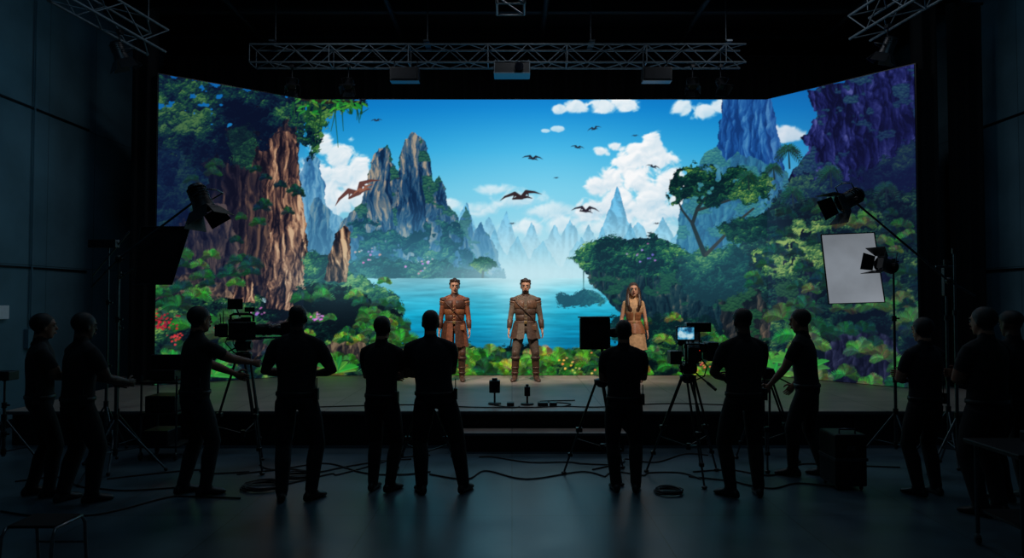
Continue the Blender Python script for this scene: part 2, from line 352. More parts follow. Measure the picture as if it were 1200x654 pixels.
# left cliff tree
rock([(172,150),(215,140),(262,150),(286,140),(300,112),(346,112),(350,180),(352,230),(360,290),(368,345),(330,350),(172,350)],[(6,9,22),(14,18,32),(36,30,36),(68,50,44)],141,fx=.06,fy=.025,k=4,warp=4)
BR=[(14,12,22),(38,28,32),(74,52,46),(120,86,66),(168,126,94),(206,166,126)]
rock([(296,164),(318,150),(344,156),(350,215),(356,262),(362,330),(330,336),(312,300),(300,240)],BR,143,fx=.07,fy=.02,k=4,warp=4,lx=3,side=.55)
rock([(262,180),(290,160),(306,210),(314,270),(322,332),(270,338),(258,270)],[(10,10,22),(28,24,34),(58,44,42),(100,74,58)],145,fx=.07,fy=.02,k=4,warp=4,lx=3,side=.6)
rock([(205,262),(232,236),(262,240),(280,290),(284,340),(200,345)],[(10,12,28),(26,28,42),(52,46,50),(92,76,68)],147,fx=.06,fy=.026,k=4,warp=5,lx=3,side=.5)
rock([(172,300),(190,270),(212,290),(222,345),(172,345)],[(10,14,32),(24,30,48),(48,54,62)],149,fx=.06,fy=.03,k=4,warp=5,lx=3)
rock([(308,300),(320,268),(334,240),(346,250),(358,296),(362,340),(306,340)],BR,151,fx=.07,fy=.025,k=4,warp=3,lx=3,side=.5)
foliage([(172,80),(236,90),(300,100),(370,110),(430,112),(428,122),(405,124),(392,134),(380,146),(372,168),(360,186),(350,160),(335,140),(318,160),(300,172),(284,160),(268,190),(246,176),(232,214),(214,200),(200,236),(172,240)],[(3,12,32),(6,24,44),(10,46,50),(30,84,50),(90,134,66)],153,cell=15,leaf=3.4,warp=14,gaps=.25)
foliage([(172,170),(210,180),(240,215),(220,262),(172,280)],[(4,16,42),(8,32,58),(18,54,64),(44,90,70)],155,cell=14,leaf=3.4,warp=12,gaps=.15)
foliage([(262,150),(292,142),(300,170),(290,200),(270,190)],[(6,22,32),(14,48,42),(48,104,52)],156,cell=9,leaf=3,warp=8,gaps=.2)
for i in range(26):
    x0=rr.uniform(340,425); spline([(x0,118),(x0+rr.uniform(-4,4),132),(x0+rr.uniform(-6,6),118+rr.uniform(16,56)*(1 if x0<400 else .5))],[.8,.6,.3],(14+rr.random()*20,54+rr.random()*30,40))
spline([(346,112),(380,118),(420,117)],[3,2,1],(36,30,28))
for i in range(70):
    x0=rr.uniform(345,425); y0=rr.uniform(110,126+max(0,(390-x0)*.5)); leaf(x0,y0,rr.uniform(-.8,3.6),rr.uniform(4,8),1.5,(20+rr.random()*50,84+rr.random()*50,44))
foliage([(356,300),(368,292),(392,300),(410,318),(440,330),(470,352),(474,372),(450,392),(356,392)],[(5,32,40),(12,54,52),(38,98,58),(118,160,82)],161,cell=11,leaf=3.2,warp=9,haze=(110,180,196),hz=.1)
rock([(380,330),(386,300),(392,276),(402,264),(410,272),(410,300),(406,332)],BR,163,fx=.08,fy=.03,k=4,warp=3,lx=3,side=.4)
rock([(172,344),(196,326),(226,320),(262,330),(276,348),(240,358),(172,362)],[(14,16,28),(40,36,40),(86,70,58),(140,112,86)],165,fx=.04,fy=.06,k=4,warp=5)
# foreground left
FG=[(2,11,18),(5,25,28),(11,48,38),(38,92,48),(118,154,70)]
foliage([(172,352),(206,346),(232,338),(262,352),(290,344),(330,352),(350,336),(372,328),(408,336),(440,352),(472,368),(462,388),(478,404),(472,466),(172,466)],FG,167,cell=16,leaf=3.8,warp=9)
rock([(272,350),(278,322),(288,318),(296,330),(298,356)],BR,169,fx=.09,fy=.04,warp=3,side=.4)
rock([(312,362),(314,328),(330,322),(342,332),(345,364)],BR,171,fx=.09,fy=.04,warp=3,side=.4)
rock([(280,400),(300,380),(336,374),(360,388),(352,412),(290,418)],[(16,18,26),(44,40,42),(90,72,60),(130,106,84)],173,fx=.05,fy=.05,warp=5)
rock([(378,408),(392,396),(418,394),(430,408),(418,424),(384,424)],[(16,18,26),(42,40,42),(82,70,58),(120,102,82)],175,fx=.05,fy=.05,warp=4)
# near strip
foliage([(430,412),(460,402),(500,406),(540,400),(580,408),(620,404),(660,410),(700,404),(740,408),(790,402),(840,404),(905,398),(905,452),(430,452)],[(3,16,20),(8,36,30),(26,68,38),(76,118,52),(156,176,86)],177,cell=12,leaf=3.4,warp=7)
def scatter(n,xr,yr,sz,cols,seed):
    q=random.Random(seed); L=[(q.uniform(*yr),q.uniform(*xr)) for _ in range(n)]; L.sort()
    for (y_,x_) in L: fern(x_,y_,q.uniform(*sz),q.choice(cols),n=q.choice([6,7,8]))
GR=[(58,132,58),(34,98,54),(120,162,62),(80,150,70),(24,84,60)]
scatter(16,(185,300),(300,352),(12,20),[(40,112,60),(84,150,60),(24,80,56)],1)
scatter(46,(185,470),(355,445),(14,28),GR,2)
scatter(22,(350,470),(330,400),(8,15),GR,3)
scatter(70,(440,905),(420,448),(14,26),[(96,154,60),(156,184,76),(60,124,54),(34,96,54)],4)
scatter(30,(905,1080),(360,458),(18,32),[(34,98,60),(64,132,60),(22,76,56),(100,150,70)],5)
scatter(44,(880,1085),(240,360),(11,20),[(20,70,52),(46,102,54),(14,54,48),(90,134,60)],6)
scatter(14,(730,850),(372,420),(9,15),GR,7)
scatter(18,(215,350),(190,335),(8,13),[(20,70,56),(34,92,54),(14,50,50)],8)
for (px,py) in [(925,425),(946,432),(905,440),(1065,440),(205,430),(250,440),(395,436),(455,440)]:
    for i in range(8):
        leaf(px,py,.35+i*.34+rr.uniform(-.1,.1),rr.uniform(22,34),3.4,(30+rr.random()*50,100+rr.random()*50,50))
for (fx_,fy_,n_,sp,c) in [(192,378,60,16,(176,34,48)),(205,395,20,10,(190,60,60)),(372,372,16,8,(206,120,170)),(300,366,12,8,(180,110,190)),(352,418,12,8,(180,90,70)),(755,300,10,18,(130,110,170)),(480,430,16,20,(220,150,80)),(670,428,16,22,(225,170,90)),(820,430,12,18,(210,120,80)),(430,300,12,18,(190,150,190)),(500,310,12,20,(180,160,200))]:
    for i in range(n_):
        a,b=fx_+rr.gauss(0,sp*.5),fy_+rr.gauss(0,sp*.35); stroke(a,b,a+1,b,rr.uniform(.6,1.5),.6,[min(255,k*rr.uniform(.7,1.2)) for k in c])
# atmospheric glow over the lagoon
glow(600,310,210,60,(150,206,226),.14)
glow(390,330,60,40,(130,196,214),.2)
glow(850,300,90,70,(110,180,206),.14)
# deep jungle shade in the picture's corners
glow(205,215,60,90,(10,20,48),.45); glow(1060,180,70,90,(12,14,50),.35); glow(1050,360,60,70,(8,16,34),.3)
# birds and flying reptiles
DK=(34,40,54)
bird(624,185,9,DK,.15,.5); bird(610,231,18,(52,40,44),-.08,.5); bird(686,247,12,(44,38,50),.12,.6)
bird(677,172,6,DK,.2,.5); bird(697,150,6,DK,-.2,.6); bird(766,195,6,DK,.3); bird(440,140,5,DK,0); bird(745,158,3,DK); bird(652,208,2.5,DK); bird(466,209,3.5,DK); bird(770,262,3,DK); bird(600,262,3,DK)
bird(418,226,22,(96,62,58),-.45,.55)
bird(425,222,10,(140,92,74),-.4,.4)
hz=np.where(GX<356,.09,np.where(GX>900,.12,.01))[...,None]
img=img*(1-hz)+np.array((70,78,136),'f4')/255*hz
img=np.clip(img,0,1)
img=img*.72+img*img*(3-2*img)*.28
img=np.clip(img,0,1)**.93
ILin=np.where(img<=.04045,img/12.92,((img+.055)/1.055)**2.4).astype('f4')

def sample(cx,cy):
    u=np.clip((cx-X0)*S-.5,0,Wc-2.001); v=np.clip((cy-Y0)*S-.5,0,Hc-2.001)
    i=u.astype(int); j=v.astype(int); fu=(u-i)[...,None]; fv=(v-j)[...,None]
    return (ILin[j,i]*(1-fu)+ILin[j,i+1]*fu)*(1-fv)+(ILin[j+1,i]*(1-fu)+ILin[j+1,i+1]*fu)*fv
SZ0,SZ1=.47,5.74
corners=[(-6.0,11.5),(-3.97,13.0),(4.88,13.0),(6.55,11.02)]
allv=[];allc=[];allf=[];off=0
for k in range(3):
    a=np.array(corners[k]);b=np.array(corners[k+1]); Ln=np.linalg.norm(b-a)
    nx=int(Ln*84); nz=int((SZ1-SZ0)*84)
    tt=np.linspace(0,1,nx+1); zz=np.linspace(SZ0,SZ1,nz+1)
    P=a[None]+(b-a)[None]*tt[:,None]
    px=np.broadcast_to(P[:,0],(nz+1,nx+1)); py=np.broadcast_to(P[:,1],(nz+1,nx+1)); pz=np.broadcast_to(zz[:,None],(nz+1,nx+1))
    vv=np.stack([px,py,pz],-1).reshape(-1,3)
    # picture coordinates on the wall (content is pre-warped on the angled wings, as on a real volume)
    cu=600+800*px/py; cv=350-800*(pz-1.92)/py
    q=.18
    cc=(sample(cu-q,cv-q)+sample(cu+q,cv+q)+sample(cu-q,cv+q)+sample(cu+q,cv-q))/4
    idx=np.arange((nz+1)*(nx+1)).reshape(nz+1,nx+1)+off
    ff=np.stack([idx[:-1,:-1],idx[:-1,1:],idx[1:,1:],idx[1:,:-1]],-1).reshape(-1,4)
    allv.append(vv);allc.append(cc.reshape(-1,3));allf.append(ff);off+=vv.shape[0]
vv=np.concatenate(allv).astype('f4');cc=np.concatenate(allc);ff=np.concatenate(allf).astype(np.int32)
me=bpy.data.meshes.new('led_video_wall'); me.vertices.add(len(vv)); me.vertices.foreach_set('co',vv.ravel())
me.loops.add(ff.size); me.loops.foreach_set('vertex_index',ff.ravel()); me.polygons.add(len(ff))
me.polygons.foreach_set('loop_start',np.arange(0,ff.size,4,dtype=np.int32)); me.update(calc_edges=True)
ca=me.color_attributes.new('picture','FLOAT_COLOR','POINT')
ca.data.foreach_set('color',np.concatenate([cc,np.ones((len(cc),1))],1).astype('f4').ravel())
m=bpy.data.materials.new('led_screen_emission'); m.use_nodes=True; nt=m.node_tree; nt.nodes.remove(nt.nodes['Principled BSDF'])
at=nt.nodes.new('ShaderNodeAttribute'); at.attribute_name='picture'; em=nt.nodes.new('ShaderNodeEmission'); em.inputs['Strength'].default_value=1.0
nt.links.new(at.outputs['Color'],em.inputs['Color']); nt.links.new(em.outputs[0],nt.nodes['Material Output'].inputs['Surface'])
try: m.cycles.emission_sampling='NONE'
except Exception as e: print(e)
me.materials.append(m)
wall=bpy.data.objects.new('led_video_wall',me); COL.objects.link(wall)
b=B()
for k in range(3):
    a=V((*corners[k],0)); c=V((*corners[k+1],0)); d=(c-a).normalized(); nrm=V((-d.y,d.x,0))
    if nrm.y<0: nrm=-nrm
    mid=(a+c)/2+nrm*.07; R=Matrix(((d.x,nrm.x,0),(d.y,nrm.y,0),(0,0,1)))
    b.box((mid.x,mid.y,(SZ0+SZ1)/2+.01),((c-a).length+.04,.11,SZ1-SZ0+.02),0,R)
fr=b.obj('cabinet_frame',[M_plas],wall)

# ------------------------------------------------------------------ room
def surf(name,col,rough,scale,joint=None,jw=2.4,jh=2.4,var=.3,spec=.5,bump=.1,vertical=None):
    m=bpy.data.materials.new(name); m.use_nodes=True; nt=m.node_tree; bs=nt.nodes['Principled BSDF']
    tc=nt.nodes.new('ShaderNodeTexCoord'); nz=nt.nodes.new('ShaderNodeTexNoise'); nz.inputs['Scale'].default_value=scale; nz.inputs['Detail'].default_value=8
    nt.links.new(tc.outputs['Object'],nz.inputs['Vector'])
    c=lin(col); rp=nt.nodes.new('ShaderNodeValToRGB'); rp.color_ramp.elements[0].position=.3; rp.color_ramp.elements[1].position=.72
    rp.color_ramp.elements[0].color=tuple(k*(1-var) for k in c[:3])+(1,); rp.color_ramp.elements[1].color=tuple(k*(1+var) for k in c[:3])+(1,)
    nt.links.new(nz.outputs['Fac'],rp.inputs['Fac']); out=rp.outputs['Color']
    if joint:
        br=nt.nodes.new('ShaderNodeTexBrick'); br.offset=0; br.inputs['Scale'].default_value=1; br.inputs['Brick Width'].default_value=jw; br.inputs['Row Height'].default_value=jh
        br.inputs['Mortar Size'].default_value=.006; br.inputs['Color1'].default_value=(1,1,1,1); br.inputs['Color2'].default_value=(.86,.86,.86,1); br.inputs['Mortar'].default_value=(.35,.35,.35,1)
        if vertical:
            sp=nt.nodes.new('ShaderNodeSeparateXYZ'); cb=nt.nodes.new('ShaderNodeCombineXYZ'); nt.links.new(tc.outputs['Object'],sp.inputs[0])
            nt.links.new(sp.outputs['Y' if vertical=='y' else 'X'],cb.inputs[0]); nt.links.new(sp.outputs['Z'],cb.inputs[1]); nt.links.new(cb.outputs[0],br.inputs['Vector'])
        else: nt.links.new(tc.outputs['Object'],br.inputs['Vector'])
        mx=nt.nodes.new('ShaderNodeMixRGB'); mx.blend_type='MULTIPLY'; mx.inputs[0].default_value=1
        nt.links.new(out,mx.inputs[1]); nt.links.new(br.outputs['Color'],mx.inputs[2]); out=mx.outputs[0]
    nt.links.new(out,bs.inputs['Base Color'])
    mr=nt.nodes.new('ShaderNodeMapRange'); mr.inputs['To Min'].default_value=rough-.1; mr.inputs['To Max'].default_value=rough+.14
    nt.links.new(nz.outputs['Fac'],mr.inputs['Value']); nt.links.new(mr.outputs[0],bs.inputs['Roughness'])
    bs.inputs['Specular IOR Level'].default_value=spec
    if bump:
        bp=nt.nodes.new('ShaderNodeBump'); bp.inputs['Strength'].default_value=bump; bp.inputs['Distance'].default_value=.01
        nt.links.new(nz.outputs['Fac'],bp.inputs['Height']); nt.links.new(bp.outputs['Normal'],bs.inputs['Normal'])
    return m
def slab(name,c,size,m):
    b=B(); b.box(c,size); return b.obj(name,[m])
M_floor=surf('painted_concrete_floor',(66,86,96),.33,1.6,True,1.22,1.22,.4,.6,.08)
M_wall=surf('painted_wall_panels',(88,124,138),.7,1.1,True,1.22,2.44,.25,.3,.1,'y')
M_ceil=surf('dark_ceiling',(26,33,38),.9,2,None)
M_stage=surf('stage_deck',(158,142,132),.42,2.2,True,1.22,1.22,.25,.5,.08)
XL,XR=-7.5,8.2
slab('floor',(.35,5,-.05),(XR-XL+.6,20,.1),M_floor)
slab('wall_left',(XL-.1,5,3.7),(.2,20,7.4),M_wall)
slab('wall_right',(XR+.1,5,3.7),(.2,20,7.4),M_wall)
slab('wall_back',(.35,15.0,3.7),(XR-XL+.4,.2,7.4),M_ceil)
slab('ceiling',(.35,5,7.45),(XR-XL+.4,20,.1),M_ceil)
slab('baseboard_left',(XL+.01,4,.06),(.02,15,.12),M_black); slab('baseboard_right',(XR-.01,4,.06),(.02,15,.12),M_black)
b=B()
for yy in np.arange(2,14.5,1.3): b.box((.35,yy,7.28),(XR-XL-.05,.12,.22),0)
for xx in (-5,-2.2,.6,3.4,6.2): b.tube([(xx,0,7.12),(xx,14.4,7.12)],.05,1,8)
b.obj('ceiling_joists',[M_ceil,M_dsteel])
# stage
b=B(); b.box((.35,11.17,.44),(13.9,4.5,.04),0,bev=.006); b.box((.35,11.2,.21),(13.8,4.4,.415),1)
for i in range(12): b.box((-6.5+i*1.22,8.985,.21),(.02,.03,.40),1)
b.box((.35,8.915,.43),(13.9,.012,.03),2)
b.obj('stage_platform',[M_stage,M_black,M_dsteel])
b=B(); b.box((.33,8.74,.225),(2.2,.33,.035),0,bev=.006); b.box((.33,8.76,.105),(2.15,.28,.205),1); b.box((.33,8.566,.225),(2.2,.008,.03),2)
b.obj('stage_step',[M_stage,M_black,M_dsteel])
def drape(name,x0,x1,y,z0,z1,amp=.06,per=.22):
    n=int(abs(x1-x0)/.03)+2; vs=[];fs=[]
    for i in range(n):
        x=x0+(x1-x0)*i/(n-1); yy=y+amp*math.sin(x*2*math.pi/per)+amp*.4*math.sin(x*2*math.pi/per*.37+1)
        vs+=[(x,yy,z0),(x,yy,z1)]
    for i in range(n-1): fs.append((2*i,2*i+2,2*i+3,2*i+1))
    b=B(); b.add(vs,fs,0,True); b.tube([(x0,y,z1),(x1,y,z1)],.025,1,8)
    return b.obj(name,[M_cloth,M_black])
drape('stage_curtain',XL+.55,-6.95,11.35,.02,6.9)
drape('stage_curtain',-6.55,-6.08,11.6,.5,6.9); drape('stage_curtain',6.64,7.0,11.2,.5,6.9); drape('stage_curtain',7.35,XR-.25,11.4,.02,6.9)
drape('stage_curtain',-7.3,8.0,14.2,.05,7.0,.07,.3)

def truss(name,p0,p1,w=.3,seg=.34,mt=M_truss,r=.022):
    p0=V(p0);p1=V(p1);L=(p1-p0).length;b=B(); b.M=frame(p0,p1-p0); h=w/2
    for sx in(-1,1):
        for sy in(-1,1): b.tube([(sx*h,sy*h,0),(sx*h,sy*h,L)],r,0,8)
    n=max(1,int(L/seg)); st=L/n
    for i in range(n):
        z0=i*st;z1=z0+st; q=1 if i%2 else -1
        for (a,c) in [((-h,-h),(h,-h)),((-h,h),(h,h)),((-h,-h),(-h,h)),((h,-h),(h,h))]:
            A,C=(a,c) if q>0 else (c,a)
            b.tube([(A[0],A[1],z0),(C[0],C[1],z1)],r*.55,0,6)
        if i%4==0:
            for (a,c) in [((-h,-h),(h,-h)),((-h,h),(h,h)),((-h,-h),(-h,h)),((h,-h),(h,h))]: b.tube([(a[0],a[1],z0),(c[0],c[1],z0)],r*.6,0,6)
    return b.obj(name,[mt])
truss('lighting_truss',(-4.6,12.0,6.22),(4.1,12.0,6.22),.32,r=.018)
truss('lighting_truss',(-6.9,8.1,6.75),(7.6,8.1,6.75),.34)
truss('lighting_truss',(-6.05,9.0,6.1),(-5.5,10.5,5.9),.36,r=.02)
truss('lighting_truss',(5.65,9.0,6.15),(5.35,10.4,6.08),.36,r=.02)
truss('lighting_truss',(-.02,9.8,6.12),(-.02,9.8,6.95),.4,.24,r=.018)
b=B()
for x in (-4.2,-1.5,1.4,3.8):
    b.tube([(x,12.0,6.42),(x,12.0,7.38)],.012,0,6); b.box((x,12.0,6.43),(.1,.42,.03),0)
for x in (-6.2,-2.5,2.5,7):
    b.tube([(x,8.1,6.95),(x,8.1,7.38)],.012,0,6)
for p in ((-5.95,9.3,6.28),(-5.55,10.3,6.12),(5.6,9.3,6.34),(5.38,10.2,6.28)): b.tube([p,(p[0],p[1],7.38)],.012,0,6)
b.obj('truss_hanging_cables',[M_dsteel])

def fresnel(b,pos,d,s=1.,barn=True,m=0,mg=1,ms=2,up=V((0,0,1))):
    old=b.M; b.M=old@frame(pos,d,up)
    b.loft([((0,0,-.2*s),.05*s,.05*s),((0,0,-.19*s),.085*s,.085*s),((0,0,-.12*s),.1*s,.1*s),((0,0,.02*s),.11*s,.11*s),((0,0,.1*s),.125*s,.125*s),((0,0,.115*s),.13*s,.13*s)],m,20)
    for i in range(4): b.loft([((0,0,-.15*s+i*.035*s),.112*s,.112*s),((0,0,-.14*s+i*.035*s),.112*s,.112*s)],m,20)
    b.loft([((0,0,.116*s),.11*s,.11*s),((0,0,.122*s),.09*s,.09*s)],mg,20)
    if barn:
        for k in range(4):
            R=Matrix.Rotation(k*math.pi/2,3,'Z'); wd=.12*s; w2=.19*s if k%2==0 else .14*s
            q=[V((-wd,.12*s,.12*s)),V((wd,.12*s,.12*s)),V((w2,.21*s,.28*s)),V((-w2,.21*s,.28*s))]
            q2=[v+V((0,.006,0)) for v in q]
            b.add([R@v for v in q+q2],[(0,1,2,3),(7,6,5,4),(0,4,5,1),(1,5,6,2),(2,6,7,3),(3,7,4,0)],m)
    b.tube([(-.13*s,0,0),(-.16*s,0,-.02*s),(-.16*s,.2*s,-.02*s),(0,.23*s,-.02*s),(.16*s,.2*s,-.02*s),(.16*s,0,-.02*s),(.13*s,0,0)],.009*s,ms,6)
    b.tube([(.13*s,0,0),(.19*s,0,0)],.02*s,m,8)
    b.M=old
def hung(x,y,z,d,s=.9):
    b=B(); fresnel(b,(x,y,z),d,s); b.tube([(x,y,z+.18*s),(x,y,z+.30)],.014,2,6); b.box((x,y,z+.31),(.06,.1,.06),0,bev=.005)
    b.obj('stage_spotlight',[M_black,M_glass,M_black])
for x,dx in ((-3.9,.2),(-2.9,0),(3.2,-.1),(3.7,.2)): hung(x,12.0,5.72,(dx,-.5,-.8),.62)
hung(-5.72,9.85,5.50,(.3,.3,-1),.85); hung(5.48,9.85,5.58,(-.3,.3,-1),.8)
keys=[(-2.6,8.1,6.22),(.4,8.1,6.22),(3.4,8.1,6.22)]
for k in keys: hung(*k,(V((.6,12.2,1.4))-V(k)),1.1)
b=B(); b.box((0,11.6,5.83),(.62,.34,.2),0,bev=.015); b.loft([((0.12,11.42,5.83),.07,.07),((.12,11.37,5.83),.075,.075)],1,18,V((1,0,0)),V((0,0,1)))
for x in(-.29,.29):
    b.tube([(x,11.6,5.93),(x,11.78,6.08)],.012,2,6); b.box((x*1.02,11.42,5.83),(.012,.012,.2),2)
b.box((0,11.422,5.93),(.62,.012,.012),2); b.box((0,11.422,5.735),(.62,.012,.012),2)
b.obj('ceiling_projector',[M_plas,M_glass,M_truss])
for x in (-1.85,2.5):
    b=B(); b.box((x,11.7,5.78),(.5,.2,.24),0,bev=.015)
    b.box((x,11.595,5.78),(.44,.012,.19),1,bev=.004); b.tube([(x-.2,11.7,5.88),(x-.2,11.8,6.06)],.01,1,6); b.tube([(x+.2,11.7,5.88),(x+.2,11.8,6.06)],.01,1,6)
    b.obj('hanging_loudspeaker',[M_plas,M_black])

# ------------------------------------------------------------------ people
def ik(a,t,l1,l2,pole):
    d=t-a; L=min(d.length,l1+l2-.004); d.normalize(); t=a+d*L
    x=(l1*l1-l2*l2+L*L)/(2*L); h=math.sqrt(max(0,l1*l1-x*x)); p=V(pole); p=p-d*p.dot(d); p.normalize()
    return a+d*x+p*h,t
def hand(b,w,d,nrm,side,curl,m,s=1.):
    d=d.normalized(); nrm=(nrm-d*nrm.dot(d)).normalized(); x=d.cross(nrm)*side
    b.loft([(w-d*.012*s,.024*s,.018*s,x,nrm),(w+d*.02*s,.031*s,.018*s,x,nrm),(w+d*.06*s,.041*s,.016*s,x,nrm),(w+d*.09*s,.04*s,.012*s,x,nrm),(w+d*.098*s,.03*s,.008*s,x,nrm)],m,12)
    for i,(o,l) in enumerate(((.030,.068),(.010,.078),(-.010,.072),(-.029,.056))):
        p=w+d*(.088*s)+x*(o*s); dd=d.copy(); pts=[p-d*.012*s]; r=[.0095*s]
        for k in range(3):
            ang=curl*(.6+.35*k); dd=(dd*math.cos(ang)+nrm*math.sin(ang)).normalized()
            p=p+dd*(l*s*(.44,.32,.24)[k]); pts.append(p.copy()); r.append((.0088,.008,.0055)[k]*s)
        b.tube([pts[0],w+d*.088*s+x*o*s]+pts[1:],[r[0],.0095*s]+r[1:],m,7)
    t0=w+d*.022*s+x*.026*s; t1=t0+(d*.55+x*.8+nrm*.2).normalized()*.036*s; t2=t1+(d*.85+x*.3+nrm*.35).normalized()*.03*s; t3=t2+(d*.9+nrm*.4).normalized()*.024*s
    b.tube([t0-x*.012,t1,t2,t3],[.013*s,.0115*s,.010*s,.006*s],m,7)
CROSS=dict(R=(-.01,.25,1.20),L=(.01,.21,1.15),pR=(1,-.1,-.7),pL=(-1,-.1,-.7),curl=.6)
FRONT=dict(R=(.09,.25,1.12),L=(-.09,.26,1.10),pR=(1,-.5,-.3),pL=(-1,-.5,-.3),curl=.5)
DOWN=dict(R=(.27,.05,.86),L=(-.27,.05,.86),pR=(.2,-1,0),pL=(-.2,-1,0),curl=.25)
def human(name,loc,yaw,H,mats,arms=DOWN,feet=((-.11,.0,.15),(.11,.0,-.15)),hip=(0,0),sh=(0,0),twist=0,hyaw=0,hpitch=0,build=1.,female=False,hair='short',vox=.0105,style=None,sleeve=.55,z0=0.,belly=0):
    b=B(); lab=[]
    def seg(p,q,r,l): lab.append((V(p),V(q),r,l))
    fem=female; shw=.155 if fem else .186*build
    def cen(z):
        t=min(1,max(0,(z-.93)/.51)); return hip[0]+(sh[0]-hip[0])*t,hip[1]+(sh[1]-hip[1])*t,twist*t
    if fem: prof=[(.85,.09,.085),(.90,.155,.115),(.95,.170,.120),(1.0,.158,.112),(1.08,.125,.095),(1.17,.13,.098),(1.27,.15,.122),(1.33,.152,.122),(1.40,.148,.1),(1.455,.125,.08),(1.50,.06,.06)]
    else: prof=[(.84,.10,.085),(.89,.162,.116),(.94,.178,.126),(1.0,.176,.126),(1.08,.168,.122),(1.17,.173,.124),(1.27,.188,.13),(1.35,.196,.13),(1.42,.19,.116),(1.47,.155,.095),(1.515,.082,.070),(1.54,.06,.06)]
    rg=[]
    for (z,rx,ry) in prof:
        cx,cy,tw=cen(z); X=V((math.cos(tw),math.sin(tw),0)); Yv=V((-math.sin(tw),math.cos(tw),0))
        bb=belly*math.exp(-((z-1.08)/.12)**2)
        rg.append((V((cx,cy+bb*.5,z)),rx*build,(ry+bb)*(.5+.5*build),X,Yv))
    b.loft(rg,0,28)
    for i in range(len(rg)-1):
        c0,c1=rg[i][0],rg[i+1][0]; X=rg[i][3]; l=1 if c1.z<.955 else 0
        if c1.z>1.50: continue
        for o in (-.5,0,.5):
            seg(c0+X*o*rg[i][1],c1+X*o*rg[i+1][1],min(rg[i][2],.11),l)
    sx,sy,tw=cen(1.44); shc=V((sx,sy,0)); TX=V((math.cos(tw),math.sin(tw),0)); TY=V((-math.sin(tw),math.cos(tw),0))
    hc=V((sx,sy,0))+TY*.02+V((0,0,1.677)); hR=Matrix.Rotation(tw+hyaw,3,'Z')@Matrix.Rotation(hpitch,3,'X')
    nb=shc+V((0,0,1.46))-TY*.008; nr=.048 if fem else .062
    b.tube([nb,nb+V((0,0,.06)),hc+hR@V((0,-.016,-.05))],[nr*1.3,nr*1.05,nr*.97],0,16); seg(nb+V((0,0,.06)),hc+V((0,0,-.06)),nr,2)
    HW=[(-.122,.026,.026,.056),(-.110,.042,.040,.044),(-.085,.056,.062,.024),(-.05,.067,.083,.008),(-.02,.073,.094,.0),(.01,.077,.099,-.004),(.045,.080,.103,-.008),(.075,.076,.097,-.010),(.10,.060,.077,-.010),(.116,.036,.046,-.010),(.123,.012,.016,-.010)]
    hx_=hR@V((1,0,0)); hy_=hR@V((0,1,0))
    b.loft([(hc+hR@V((0,cy,z)),rx,ry,hx_,hy_) for (z,rx,ry,cy) in HW],0,22)
    b.tube([hc+hR@V((0,.092,.018)),hc+hR@V((0,.105,-.008)),hc+hR@V((0,.118,-.030)),hc+hR@V((0,.094,-.040))],[.008,.011,.015,.009],0,8)
    b.ball(hc+hR@V((0,.088,-.064)),(.026,.018,.014),0,10,hR); b.ball(hc+hR@V((0,.089,.028)),(.054,.016,.012),0,10,hR)
    for s_ in(-1,1): b.ball(hc+hR@V((s_*.081,-.004,-.012)),(.012,.019,.032),0,10,hR)
    seg(hc+V((0,0,-.05)),hc+V((0,0,.05)),.08,9)
    if hair=='short': b.ball(hc+hR@V((0,-.016,.036)),(.088,.108,.100),0,18,hR)
    if hair=='full':
        b.ball(hc+hR@V((0,-.018,.040)),(.093,.112,.104),0,18,hR)
        for (qx,qy,qz,qr) in ((.03,.055,.105,.04),(-.02,.06,.10,.038),(.055,.02,.1,.04),(-.06,.01,.095,.04),(0,-.03,.125,.04),(.07,.03,.06,.028),(-.072,.03,.055,.028),(0,-.1,.06,.045),(.06,-.07,.05,.045),(-.06,-.07,.05,.045)): b.ball(hc+hR@V((qx,qy,qz)),(qr,qr,qr*.8),0,10,hR)
    if hair=='cap': b.ball(hc+hR@V((0,-.006,.05)),(.090,.112,.085),0,18,hR); b.ball(hc+hR@V((0,.11,.052)),(.06,.06,.010),0,14,hR)
    if hair=='long':
        b.ball(hc+hR@V((0,-.020,.036)),(.092,.108,.100),0,18,hR)
        for s_ in(-1,1):
            P=[hc+hR@V((s_*.05,-.03,.07)),hc+hR@V((s_*.090,-.02,.0)),hc+hR@V((s_*.098,-.01,-.10)),hc+V((s_*.105,.035,-.20)),hc+V((s_*.10,.075,-.30)),hc+V((s_*.085,.08,-.38))]
            b.tube(P,[.03,.036,.040,.042,.034,.012],0,10)
            for i in range(5): seg(P[i],P[i+1],.042,3)
        P=[hc+V((0,-.07,.02)),hc+V((0,-.085,-.1)),hc+V((0,-.1,-.22)),hc+V((0,-.11,-.33))]
        b.loft([(P[0],.07,.04),(P[1],.09,.045),(P[2],.10,.04),(P[3],.06,.02)],0,14)
        for o in(-.05,0,.05): seg(P[0]+V((o,0,0)),P[3]+V((o,0,0)),.045,3)
    HD=[]
    for i,s_ in enumerate((-1,1)):
        hj=V((hip[0]+s_*(.095 if not fem else .085)*build,hip[1],.915)); fx,fy,fa=feet[i]
        an=V((fx,fy,.085)); fd=V((-math.sin(fa),math.cos(fa),0)); fs=V((math.cos(fa),math.sin(fa),0))
        kn,an2=ik(hj,an,.432,.425,fd+V((s_*.05,0,0)))
        k=.86 if fem else 1.0*build
        c_=1.0 if style else 1.08
        th=hj.lerp(kn,.45); ca_=kn.lerp(an,.35)
        b.tube([hj,th,kn,ca_-fd*.012,kn.lerp(an,.75),an],[.096*k,.090*k*c_,.067*k*c_,.067*k*c_,.056*k*c_,.052*k*c_],0,16)
        seg(hj,kn,.08*k,1)
        bt=4 if style else 1
        seg(kn.lerp(an,.22 if bt==4 else 0),an,.058*k,bt)
